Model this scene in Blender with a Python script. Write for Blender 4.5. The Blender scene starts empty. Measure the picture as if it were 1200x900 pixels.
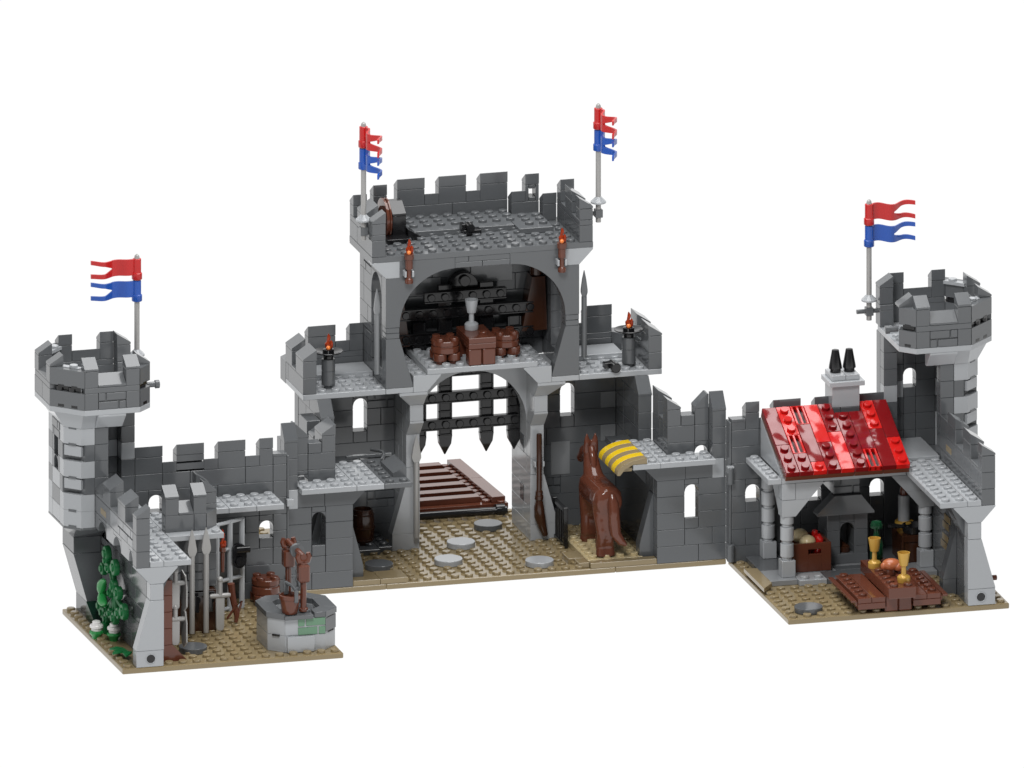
import bpy, bmesh, math, random
from mathutils import Vector, Matrix
U = 0.008                      # one stud pitch in metres
rnd = random.Random(7)
sc = bpy.context.scene
COL = sc.collection
R_ = math.radians
PI = math.pi

# ------------------------------------------------------------------ materials
def mat(name, rgb, rough=0.24, bump=0.0, var=0.035, trans=0.0, metal=0.0, spec=0.5, emit=0.0):
    m = bpy.data.materials.new(name); m.use_nodes = True
    nt = m.node_tree; N = nt.nodes; L = nt.links
    b = N['Principled BSDF']
    b.inputs['Roughness'].default_value = rough
    b.inputs['Metallic'].default_value = metal
    b.inputs['Specular IOR Level'].default_value = spec
    tc = N.new('ShaderNodeTexCoord')
    no = N.new('ShaderNodeTexNoise'); no.inputs['Scale'].default_value = 60; no.inputs['Detail'].default_value = 2
    L.new(tc.outputs['Object'], no.inputs['Vector'])
    geo = N.new('ShaderNodeNewGeometry')
    mr = N.new('ShaderNodeMapRange')                     # every moulded brick is a hair lighter or darker
    mr.inputs['To Min'].default_value = 1 - var; mr.inputs['To Max'].default_value = 1 + var
    L.new(geo.outputs['Random Per Island'], mr.inputs['Value'])
    mx = N.new('ShaderNodeMix'); mx.data_type = 'RGBA'; mx.blend_type = 'MULTIPLY'
    mx.inputs['Factor'].default_value = 1
    mx.inputs['A'].default_value = (*rgb, 1)
    L.new(mr.outputs['Result'], mx.inputs['B'])
    L.new(mx.outputs['Result'], b.inputs['Base Color'])
    rr = N.new('ShaderNodeMapRange'); rr.inputs['To Min'].default_value = rough * .8; rr.inputs['To Max'].default_value = rough * 1.25
    L.new(no.outputs['Fac'], rr.inputs['Value']); L.new(rr.outputs['Result'], b.inputs['Roughness'])
    if bump:
        bp = N.new('ShaderNodeBump'); bp.inputs['Strength'].default_value = .8; bp.inputs['Distance'].default_value = bump * U * 4
        n2 = N.new('ShaderNodeTexNoise'); n2.inputs['Scale'].default_value = 75; n2.inputs['Detail'].default_value = 1
        L.new(tc.outputs['Object'], n2.inputs['Vector'])
        L.new(n2.outputs['Fac'], bp.inputs['Height']); L.new(bp.outputs['Normal'], b.inputs['Normal'])
    if trans: b.inputs['Transmission Weight'].default_value = trans; b.inputs['IOR'].default_value = 1.3
    if emit:
        b.inputs['Emission Color'].default_value = (*rgb, 1); b.inputs['Emission Strength'].default_value = emit
    return m
M = dict(
    DG=mat('dark_grey_plastic', (.104, .110, .116), .13),
    DDG=mat('mid_grey_plastic', (.118, .124, .13), .13),
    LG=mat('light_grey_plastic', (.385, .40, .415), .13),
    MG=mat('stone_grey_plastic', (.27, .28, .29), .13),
    TAN=mat('dark_tan_plastic', (.262, .202, .110), .1),
    LTAN=mat('tan_plastic', (.55, .45, .26), .14),
    RB=mat('reddish_brown_plastic', (.125, .039, .022), .12),
    DB=mat('dark_brown_plastic', (.044, .016, .008), .14),
    DR=mat('dark_red_plastic', (.20, .006, .008), .08, bump=.03, spec=.5),
    RED=mat('red_plastic', (.58, .012, .010), .09, bump=.03, spec=.5),
    BLU=mat('blue_plastic', (.012, .085, .42), .24),
    BLK=mat('black_plastic', (.010, .010, .011), .13),
    GRN=mat('green_plastic', (.006, .135, .036), .4, spec=.3),
    DGRN=mat('dark_green_plastic', (.006, .035, .02), .25),
    BGRN=mat('bright_green_plastic', (.02, .24, .055), .25),
    YEL=mat('yellow_plastic', (.72, .48, .012), .2),
    GOLD=mat('pearl_gold_plastic', (.56, .33, .06), .25, metal=.15),
    WHT=mat('white_plastic', (.74, .72, .71), .3),
    SND=mat('sand_green_plastic', (.135, .265, .165), .13),
    FRED=mat('flag_red_plastic', (.5, .011, .011), .24),
    FBLU=mat('flag_blue_plastic', (.011, .08, .40), .24),
    SIL=mat('flat_silver_plastic', (.35, .345, .335), .3, metal=.12),
    NOU=mat('nougat_plastic', (.42, .12, .045), .3),
    ORG=mat('flame_plastic', (.5, .062, .016), .1, trans=.5, emit=.0),
    EMB=mat('ember_plastic', (.75, .2, .04), .15, emit=.12),
    TGR=mat('clear_green_plastic', (.012, .085, .035), .08, trans=.5),
    PG=mat('pale_wall_plastic', (.21, .218, .225), .13),
)

# ------------------------------------------------------------------ mesh builder
class MB:
    def __init__(s, ox=0, oy=0, mir=None):
        s.v = []; s.f = []; s.ox = ox; s.oy = oy; s.mir = mir
    def P(s, p):
        x, y, z = p
        if s.mir is not None: x = s.mir - x
        return (x + s.ox, y + s.oy, z)
    def add(s, vs, fs):
        n = len(s.v)
        s.v += [s.P(p) for p in vs]; s.f += [tuple(i + n for i in f) for f in fs]
        return s
    def box(s, x0, x1, y0, y1, z0, z1, c=.024, g=.013):
        x0 += g; x1 -= g; y0 += g; y1 -= g; z0 += g * .5; z1 -= g * .5
        c = min(c, (x1 - x0) * .3, (y1 - y0) * .3, (z1 - z0) * .3)
        lo = (x0, y0, z0); hi = (x1, y1, z1); vs = []; idx = {}
        for sx in (0, 1):
            for sy in (0, 1):
                for sz in (0, 1):
                    for ax in range(3):
                        p = [(lo, hi)[k][i] for i, k in enumerate((sx, sy, sz))]
                        sg = (sx, sy, sz)
                        for i in range(3):
                            if i != ax: p[i] += c if sg[i] == 0 else -c
                        idx[(sx, sy, sz, ax)] = len(vs); vs.append(tuple(p))
        fs = []
        for ax in range(3):
            o = [i for i in range(3) if i != ax]
            for sg in (0, 1):
                q = []
                for a, b in ((0, 0), (1, 0), (1, 1), (0, 1)):
                    k = [0, 0, 0]; k[ax] = sg; k[o[0]] = a; k[o[1]] = b
                    q.append(idx[(*k, ax)])
                fs.append(tuple(q))
        for ax in range(3):
            o = [i for i in range(3) if i != ax]
            for a in (0, 1):
                for b in (0, 1):
                    k0 = [0, 0, 0]; k1 = [0, 0, 0]; k1[ax] = 1
                    for k in (k0, k1): k[o[0]] = a; k[o[1]] = b
                    fs.append((idx[(*k0, o[0])], idx[(*k1, o[0])], idx[(*k1, o[1])], idx[(*k0, o[1])]))
        for a in (0, 1):
            for b in (0, 1):
                for d in (0, 1): fs.append(tuple(idx[(a, b, d, i)] for i in range(3)))
        return s.add(vs, fs)
    def prism(s, pts, ax, lo, hi, g=.006):
        """pts: polygon in the two other axes; extruded along ax"""
        lo += g; hi -= g; n = len(pts); vs = []
        for t in (lo, hi):
            for p in pts:
                q = [0, 0, 0]; o = [i for i in range(3) if i != ax]
                q[o[0]], q[o[1]] = p; q[ax] = t; vs.append(tuple(q))
        fs = [tuple(range(n)), tuple(range(n, 2 * n))[::-1]]
        fs += [(i, (i + 1) % n, n + (i + 1) % n, n + i) for i in range(n)]
        return s.add(vs, fs)
    def loft(s, rings, cap=True):
        n = len(rings[0]); vs = [p for r in rings for p in r]; fs = []
        for k in range(len(rings) - 1):
            for i in range(n):
                j = (i + 1) % n
                fs.append((k * n + i, k * n + j, (k + 1) * n + j, (k + 1) * n + i))
        if cap: fs += [tuple(range(n))[::-1], tuple(range((len(rings) - 1) * n, len(rings) * n))]
        return s.add(vs, fs)
    def lathe(s, cx, cy, prof, n=20, ax=2, cz=0):
        """prof: list of (r, t); t runs along ax measured from the centre"""
        rings = []
        for r, t in prof:
            ring = []
            for i in range(n):
                a = 2 * PI * i / n; u = r * math.cos(a); w = r * math.sin(a)
                ring.append({2: (cx + u, cy + w, cz + t), 0: (cx + t, cy + u, cz + w), 1: (cx + u, cy + t, cz + w)}[ax])
            rings.append(ring)
        return s.loft(rings)
    def cyl(s, cx, cy, z0, z1, r, n=18, c=.03, r2=None):
        r2 = r if r2 is None else r2
        return s.lathe(cx, cy, [(r - c, z0), (r, z0 + c), (r2, z1 - c), (r2 - c, z1)], n)
    def bar(s, a, b, r, n=10, r2=None):
        a = Vector(a); b = Vector(b); d = (b - a).normalized()
        u = d.orthogonal().normalized(); w = d.cross(u); r2 = r if r2 is None else r2
        return s.loft([[tuple(p + (u * math.cos(2 * PI * i / n) + w * math.sin(2 * PI * i / n)) * q) for i in range(n)] for p, q in ((a, r), (b, r2))])
    def tube(s, pts, r, n=8):
        P = [Vector(p) for p in pts]; rings = []
        u = None
        for i, p in enumerate(P):
            d = (P[min(i + 1, len(P) - 1)] - P[max(i - 1, 0)]).normalized()
            u = d.orthogonal().normalized() if u is None else (u - d * u.dot(d)).normalized()
            w = d.cross(u); q = r[i] if isinstance(r, (list, tuple)) else r
            rings.append([tuple(p + (u * math.cos(2 * PI * k / n) + w * math.sin(2 * PI * k / n)) * q) for k in range(n)])
        return s.loft(rings)
    def ball(s, c, r, n=14, m=9, sx=1, sy=1, sz=1):
        rings = []
        for k in range(m + 1):
            a = PI * (k + .02) / (m + .04) - PI / 2
            rings.append([(c[0] + sx * r * math.cos(a) * math.cos(2 * PI * i / n), c[1] + sy * r * math.cos(a) * math.sin(2 * PI * i / n), c[2] + sz * r * math.sin(a)) for i in range(n)])
        return s.loft(rings)
    def torus(s, c, R, r, ax=2, n=18, m=8, sz=1.0):
        vs = []; fs = []
        for i in range(n):
            a = 2 * PI * i / n
            for k in range(m):
                b = 2 * PI * k / m; q = R + r * math.cos(b); h = r * math.sin(b)
                u, w = q * math.cos(a), q * math.sin(a) * sz
                vs.append({2: (c[0] + u, c[1] + w, c[2] + h), 0: (c[0] + h, c[1] + u, c[2] + w), 1: (c[0] + u, c[1] + h, c[2] + w)}[ax])
                fs.append((i * m + k, ((i + 1) % n) * m + k, ((i + 1) % n) * m + (k + 1) % m, i * m + (k + 1) % m))
        return s.add(vs, fs)
    def stud(s, x, y, z, r=.3, h=.2, n=16):
        return s.lathe(x, y, [(r, z - .02), (r, z + h - .035), (r - .035, z + h)], n)
    def studs(s, x0, x1, y0, y1, z, skip=()):
        for i in range(int(round(x1 - x0))):
            for j in range(int(round(y1 - y0))):
                x = x0 + i + .5; y = y0 + j + .5
                if any(a < x < b and c < y < d for a, b, c, d in skip): continue
                s.stud(x, y, z)
        return s
    # --- moulded shapes
    def wedge(s, x0, x1, y0, y1, z0, z1, d, inv=False, lip=.14, flat=0.0):
        """slope; d = downhill side ('+x','-x','+y','-y'), or the side it overhangs when inv"""
        ax = 0 if 'x' in d else 1
        a0, a1 = (x0, x1) if ax == 0 else (y0, y1)
        b0, b1 = (y0, y1) if ax == 0 else (x0, x1)
        g = .006; a0 += g; a1 -= g; L = a1 - a0; H = z1 - z0
        pr = [(0, 0), (flat + .001, 0), (L, H - lip), (L, H), (0, H)] if inv else [(0, 0), (L, 0), (L, lip), (flat + .02, H - .004), (0, H - .02)]
        pts = [((a0 + u) if d[0] == '+' else (a1 - u), z0 + w) for u, w in pr]
        return s.prism(pts, 1 if ax == 0 else 0, b0, b1)
    def cheese(s, x0, x1, y0, y1, z, d, h=.8):
        return s.wedge(x0, x1, y0, y1, z + .03, z + h, d)
    def masonry(s, ax, a0, a1, t0, t1, z0, z1, face=-1):
        """brick with a moulded stone pattern proud of one face"""
        d = .11
        if ax == 'x':
            y0, y1 = (t0 + d, t1) if face < 0 else (t0, t1 - d)
            s.box(a0, a1, y0, y1, z0, z1)
        else:
            y0, y1 = (t0 + d, t1) if face < 0 else (t0, t1 - d)
            s.box(y0, y1, a0, a1, z0, z1)
        w = a1 - a0; h = (z1 - z0) / 2
        for k, sp in enumerate(((.27, 1), (.73, 1))):
            e = [a0, a0 + w * sp[0], a1]
            zz = z0 + (1 - k) * h
            for i in range(2):
                q = (e[i] + (.02 if i == 0 else .055), e[i + 1] - (.02 if i else .055)); f = (t0 + .002, t0 + d + .06) if face < 0 else (t1 - d - .06, t1 - .002)
                if ax == 'x': s.box(*q, *f, zz + (.055 if k == 0 else .02), zz + h - (.055 if k else .02), c=.02, g=0)
                else: s.box(*f, *q, zz + (.055 if k == 0 else .02), zz + h - (.055 if k else .02), c=.02, g=0)
        return s
    def wall(s, ax, a0, a1, t0, t1, z0, rows, openings=(), seed=0, pat=0.0, face=-1):
        """courses of bricks along ax, from a0 to a1, t0..t1 thick; openings (a0,a1,z0,z1)"""
        r = random.Random(seed); nb = 0
        for k in range(rows):
            zl = z0 + 1.2 * k; zh = zl + 1.2
            segs = [(a0, a1)]
            for oa, ob, oz, ot in openings:
                if ot > zl + .02 and oz < zh - .02:
                    ns = []
                    for a, b in segs:
                        if ob <= a or oa >= b: ns.append((a, b)); continue
                        if oa > a + .02: ns.append((a, oa))
                        if ob < b - .02: ns.append((ob, b))
                    segs = ns
                    for lo, hi in ((zl, oz), (ot, zh)):
                        if hi - lo > .05:
                            q = (oa, ob, t0, t1, lo, hi) if ax == 'x' else (t0, t1, oa, ob, lo, hi)
                            s.box(*q)
            for a, b in segs:
                p = a; first = True
                while p < b - .01:
                    w = r.choice((2, 3, 4, 4)) if not first else r.choice((1, 2, 3) if k % 2 else (2, 4, 4))
                    first = False
                    w = min(w, b - p)
                    if b - p - w < .6: w = b - p
                    if r.random() < pat and 1.5 < w < 2.6: s.masonry(ax, p, p + w, t0, t1, zl, zh, face)
                    else:
                        q = (p, p + w, t0, t1, zl, zh) if ax == 'x' else (t0, t1, p, p + w, zl, zh)
                        s.box(*q)
                    p += w
        return s
    def archfill(s, ax, a0, a1, t0, t1, zt, rz=None, n=8):
        """the two spandrels that round the top of an opening a0..a1 whose crown is at zt"""
        w = (a1 - a0) / 2; rz = w if rz is None else rz
        for sgn in (-1, 1):
            c = (a0 + a1) / 2
            pts = [(c + sgn * w, zt - rz)] + [(c + sgn * w * math.cos(PI / 2 * i / n), zt - rz + rz * math.sin(PI / 2 * i / n)) for i in range(1, n + 1)] + [(c + sgn * w, zt)]
            if ax == 'x': s.prism(pts, 1, t0, t1)
            else: s.prism(pts, 0, t0, t1)
        return s
    def build(s, name, m, parent=None, origin=(0, 0, 0), bevel=0.0, remesh=0.0, ang=32):
        me = bpy.data.meshes.new(name)
        ov = origin
        me.from_pydata([((x - ov[0]) * U, (y - ov[1]) * U, (z - ov[2]) * U) for x, y, z in s.v], [], s.f)
        bm = bmesh.new(); bm.from_mesh(me)
        bmesh.ops.recalc_face_normals(bm, faces=bm.faces)
        for f in bm.faces: f.smooth = True
        bm.to_mesh(me); bm.free()
        me.set_sharp_from_angle(angle=R_(ang))
        me.materials.append(M[m] if isinstance(m, str) else m)
        o = bpy.data.objects.new(name, me); COL.objects.link(o)
        if parent is not None: o.parent = parent
        else: o.location = Vector(ov) * U
        if remesh:
            md = o.modifiers.new('body', 'REMESH'); md.mode = 'VOXEL'; md.voxel_size = remesh * U; md.use_smooth_shade = True
            sm = o.modifiers.new('soft', 'SMOOTH'); sm.iterations = 6; sm.factor = .5
        if bevel:
            md = o.modifiers.new('edge', 'BEVEL'); md.width = bevel * U; md.segments = 2; md.limit_method = 'ANGLE'; md.angle_limit = R_(40)
        return o

def tag(o, label, cat, group=None, kind=None):
    if label: o['label'] = label
    if cat: o['category'] = cat
    if group: o['group'] = group
    if kind: o['kind'] = kind
    return o
class Thing:
    """an Empty at the thing's base; parts are given in scene studs"""
    def __init__(s, name, label, cat, loc=(0, 0, 0), group=None):
        s.e = bpy.data.objects.new(name, None); COL.objects.link(s.e)
        s.loc = loc; s.e.location = Vector(loc) * U; s.e.empty_display_size = U
        tag(s.e, label, cat, group)
    def part(s, name, mb, m, parent=None, label=None, **k):
        o = mb.build(name, m, parent or s.e, s.loc, **k)
        if label: o['label'] = label
        return o
def dup(e, loc, label=None, rz=None):
    r = e.copy(); COL.objects.link(r); r.location = Vector(loc) * U
    if rz is not None: r.rotation_euler = (0, 0, rz)
    if label: r['label'] = label
    def kids(a, b):
        for ch in list(a.children):
            c = ch.copy(); COL.objects.link(c); c.parent = b; kids(ch, c)
    kids(e, r)
    return r
def single(mb, name, m, label, cat, loc=(0, 0, 0), group=None, **k):
    return tag(mb.build(name, m, None, loc, **k), label, cat, group)

WL = (-16.1, -16.1, None)      # left wing frame: offsets
WR = (32.1, -16.1, 16)         # right wing frame: mirrored so both wings share one layout
def WM(f): return MB(f[0], f[1], f[2])
def wp(f, X, Y, z): x = X if f[2] is None else f[2] - X; return (x + f[0], Y + f[1], z)
RWX = lambda X: X + 32.1       # right-wing coordinate read left to right
RWY = lambda Y: Y - 16.1

exec_parts = []

# ================================================================= baseplates
def baseplate(x0, x1, y0, y1, label, skip=(), split=None):
    t = Thing('baseplate', label, 'baseplate', ((x0 + x1) / 2, (y0 + y1) / 2, 0), 'studded tan baseplates under the castle')
    m = MB()
    xs = [x0] + (split or []) + [x1]
    for a, b in zip(xs, xs[1:]): m.box(a, b, y0, y1, 0.0, .4, c=.05, g=.004)
    t.part('plate', m, 'TAN')
    s = MB().studs(x0, x1, y0, y1, .4, skip)
    o = t.part('studs', s, 'TAN')
    return t
baseplate(-16.1, -.1, -16.1, -.1, 'dark tan studded baseplate under the courtyard with the well and weapons',
          skip=[(-15.1, -13.1, -16.1, -3.1), (-5.1, -.1, -15.1, -10.1)])
baseplate(0, 32, 0, 16, 'dark tan studded baseplate under the gatehouse, middle one of three',
          skip=[(0, 5, 0, 1), (27, 32, 0, 1), (10, 12, 8, 13), (20, 22, 8, 13), (5, 9, 0, 2)], split=[7.4, 24.0])
baseplate(32.1, 48.1, -16.1, -.1, 'dark tan studded baseplate under the dining hall with the red roof',
          skip=[(45.1, 47.1, -16.1, -15.1), (33.1, 45.1, -8, -1.1), (39, 41, -16.1, -10)])

# ================================================================= corner towers
def corner_tower(f, side, label):
    t = Thing('corner_tower', label, 'tower', wp(f, 2, 14, .4), 'octagonal corner towers')
    W = lambda: WM(f)
    # footing: a pier that leans out as it rises
    m = W()
    m.prism([(1, .4), (2, .4), (2, 1.6), (1, 1.6)], 1, 13, 16)
    m.prism([(1, 1.606), (2, 1.606), (2, 5.194), (0, 5.194)], 1, 13, 16)
    m.box(0, 2, 13, 16, 5.2, 6.4)
    m.box(2, 5, 15, 16, .4, 7.6)
    t.part('pier', m, 'DG', bevel=.03)
    m = W()
    m.loft([[wp0 for wp0 in ((0, 13, 6.406), (2, 13, 6.406), (2, 16, 6.406), (0, 16, 6.406), (-.02, 15.9, 6.406), (-.02, 13.1, 6.406))],
            [(0, 11, 7.45), (2, 11, 7.45), (2, 17, 7.45), (0, 17, 7.45), (-1, 16, 7.45), (-1, 12, 7.45)],
            [(0, 11, 7.594), (2, 11, 7.594), (2, 17, 7.594), (0, 17, 7.594), (-1, 16, 7.594), (-1, 12, 7.594)]])
    m.box(2, 5, 11, 17, 7.2, 7.6)
    t.part('corbel', m, 'DDG', bevel=.02)
    dk, lt, md = W(), W(), W()
    cols = 'LLDLDLL'
    for k, c in enumerate(cols):
        z0 = 7.6 + 1.2 * k; z1 = z0 + 1.2
        m = lt if c == 'L' else dk
        q = .012
        dd = 0.0 if c == 'L' else .28
        # faceted corner brick: front run, 45 degree facet, side run
        m.prism([(1 - q, 11 + q), (0 + q, 11 + q), (-1 + q, 12 + q), (-1 + q, 13 - q), (0, 13 - q), (0, 12.2), (1 - q, 12)], 2, z0 + .004, z1 - .004, g=.002) if c == 'L' else \
            m.prism([(1 - q, 11 + q), (.30, 11 + q), (.12, 11.5), (-.5, 12.12), (-1 + q, 12.30), (-1 + q, 13 - q), (0, 13 - q), (0, 12.2), (1 - q, 12)], 2, z0 + .004, z1 - .004, g=.002)
        if c == 'D':      # light tile set in the recess of the dark corner bricks
            lt.prism([(.02, 11.06), (-.94, 12.02), (-.74, 12.22), (.22, 11.26)], 2, z0 + .36, z1 - .1)
        m.prism([(-1 + q, 15 + q), (-1 + q, 16 - q), (0 + q, 17 - q), (1 - q, 17 - q), (1 - q, 16), (0, 15.8), (0, 15 + q)], 2, z0 + .004, z1 - .004, g=.002)
        dk.box(1, 2, 11, 12, z0, z1)
        (lt if k in (0, 2, 6) else dk).box(-1, 0, 13, 15, z0, z1) if k not in (3, 4) else (dk.box(-1, 0, 13, 13.5, z0, z1), dk.box(-1, 0, 14.5, 15, z0, z1))
        s2 = lt if k == 3 else dk
        s2.box(4, 5, 15, 16, z0, z1)
        (lt if k in (3, ) else dk).box(3.3, 4, 16, 17, z0, z1)
    dk.wall('x', 1, 2.4, 16, 17, 7.6, 7, seed=3)
    dk.box(4, 5, 16, 17, 7.6, 16)
    dk.wall('x', 2.4, 3.3, 16, 17, 7.6, 7, openings=[(2.4, 3.3, 11.9, 13.3)], seed=4)
    dk.archfill('x', 2.4, 3.3, 16, 17, 13.3)
    dk.archfill('y', 13.5, 14.5, -1, 0, 12.2)
    dk.masonry('y', 13, 15, -1.03, 0, 13.6, 14.8)
    # slot shadows between the light facet bricks, laid on as thin dark strips
    for z in (14.8, 13.6, 11.2, 8.8, 7.65):
        dk.prism([(-.28, 11.26), (-.72, 11.7), (-.70, 11.74), (-.26, 11.30)], 2, z - .09, z + .09)
    t.part('shaft', dk, 'DG')
    t.part('corner_bricks', lt, 'LG')
    # crown
    m = W()
    m.loft([[(0, 11, 14.806), (1, 11, 14.806), (1, 12, 14.806), (1, 16, 14.806), (0, 17, 14.806), (-1, 16, 14.806), (-1, 12, 14.806)],
            [(0, 10.4, 15.99), (1, 10.4, 15.99), (1, 12, 15.99), (1, 16, 15.99), (0, 17.6, 15.99), (-1.7, 16, 15.99), (-1.7, 12, 15.99)]])
    m.wedge(1, 3, 10, 11.4, 14.8, 16, '-y', inv=True, flat=.35)
    t.part('crown_corbel', m, 'LG', bevel=.02)
    m = W()
    m.prism([(0, 10), (4, 10), (5, 11), (5, 16.6), (4, 18), (0, 18), (-2, 16), (-2, 12)], 2, 16.0, 16.4)
    m.studs(4, 5, 11, 16, 16.4); m.studs(1, 4, 12, 16, 16.4)
    t.part('crown_floor', m, 'LG', bevel=.025)
    m = W()
    for z0, z1 in ((16.4, 17.6), (18.0, 19.2)):
        q = .01
        m.prism([(0 - q, 10 + q), (0 - q, 11), (-1, 12 - q), (-2 + q, 12 - q)], 2, z0, z1)      # front corner facet
        m.prism([(0 - q, 18 - q), (0 - q, 17), (-1, 16 + q), (-2 + q, 16 + q)], 2, z0, z1)
        m.prism([(4 + q, 10 + q), (4 + q, 11.2), (4.6, 11.9), (5 - q, 11 + q)], 2, z0, z1)
        m.prism([(4 + q, 18 - q), (4 + q, 16.8), (4.6, 16.2), (5 - q, 16.6)], 2, z0, z1) if False else None
    # dark keyhole slots along the facets
    m.box(0, 1, 10, 11, 16.4, 17.6); m.box(3, 4, 10, 11, 16.4, 17.6); m.masonry('x', 1, 3, 10, 11, 16.4, 17.6)
    m.box(0, 4, 10, 11, 17.6, 18.0)
    m.wall('x', 0, 4, 17, 18, 16.4, 1, seed=2); m.box(0, 4, 17, 18, 17.6, 18.0); m.cheese(1, 3, 17, 18, 18.0, '+y')
    m.box(-2, -1, 12, 14, 16.4, 17.6); m.box(-2, -1, 14, 16, 16.4, 17.6); m.box(-2, -1, 12, 16, 17.6, 18.0)
    m.cheese(-2, -1, 13, 15, 18.0, '-x'); m.cheese(1, 3, 10, 11, 18.0, '-y')
    m.box(4, 5, 16, 17.2, 16.4, 17.6); m.box(4, 5, 16, 17.2, 17.6, 18.0)
    t.part('parapet', m, 'DDG', bevel=0)
    def slot(fn):
        d = W(); fn(d); t.part('slot', d, 'BLK')
    z0 = 17.6
    slot(lambda d: (d.prism([(-.15, 10.45), (-.15, 11), (-1, 11.9), (-1.5, 11.9)], 2, z0, z0 + .4), d.stud(-.6, 11.05, z0 - .02, h=.36), d.stud(-1.3, 11.75, z0 - .02, h=.36)))
    slot(lambda d: d.prism([(-.15, 17.5), (-.15, 17), (-1, 16.1), (-1.5, 16.1)], 2, z0, z0 + .4))
    slot(lambda d: d.prism([(4.05, 10.4), (4.05, 11.2), (4.5, 11.7), (4.7, 11.05)], 2, z0, z0 + .4))
    for z in (16.56, 17.98):      # keyhole notches under the facet bricks
        for u in (.3, .68):
            x, y = -2 * u, 10 + 2 * u
            slot(lambda d: d.prism([(x + .17, y - .185), (x - .17, y + .155), (x - .15, y + .22), (x + .19, y - .12)], 2, z - .1, z + .1))
        slot(lambda d: d.prism([(4.33, 10.315), (4.67, 10.655), (4.62, 10.72), (4.28, 10.38)], 2, z - .1, z + .1))
    def mer(b, c):
        q = W(); q.box(*b); q.cheese(b[0], b[1], b[2], b[3], b[5], c)
        t.part('merlon', q, 'DDG')
    mer((0, 1, 10, 11, 18.0, 19.2), '-y'); mer((3, 4, 10, 11, 18.0, 19.2), '-y')
    mer((-2, -1, 12, 13, 18.0, 19.2), '-x'); mer((-2, -1, 15, 16, 18.0, 19.2), '-x')
    mer((0, 1, 17, 18, 18.0, 19.2), '+y'); mer((3, 4, 17, 18, 18.0, 19.2), '+y')
    mer((4, 5, 16.1, 17.2, 18.0, 19.2), '+x')
    q = W(); q.wedge(4, 5, 11, 12, 19.2, 20.0, '+x'); q.box(4, 4.6, 11.3, 12, 18.9, 19.2); t.part('merlon', q, 'DDG')
    q = W(); q.prism([(-.2, 10.9), (-1.1, 11.8), (-1, 12.4), (.2, 11.2)], 2, 19.0, 19.24); q.stud(-.42, 11.42, 19.22); t.part('stud_plate', q, 'LG')
    q = W(); q.prism([(-.2, 17.1), (-1.1, 16.2), (-1, 15.6), (.2, 16.8)], 2, 19.0, 19.24); q.stud(-.42, 16.58, 19.22); t.part('stud_plate', q, 'LG')
    q = W(); q.lathe(0, 11.6, [(.2, 4.9), (.2, 5.5), (.3, 5.52), (.3, 5.8), (.2, 5.84)], 14, ax=0, cz=17.5)
    t.part('peg', q, 'DDG')
    return t
corner_tower(WL, 0, 'octagonal grey corner tower at the far left with flags streaming left above its crown')
corner_tower(WR, 1, 'octagonal grey corner tower at the far right with flags streaming right above its crown')

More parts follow.
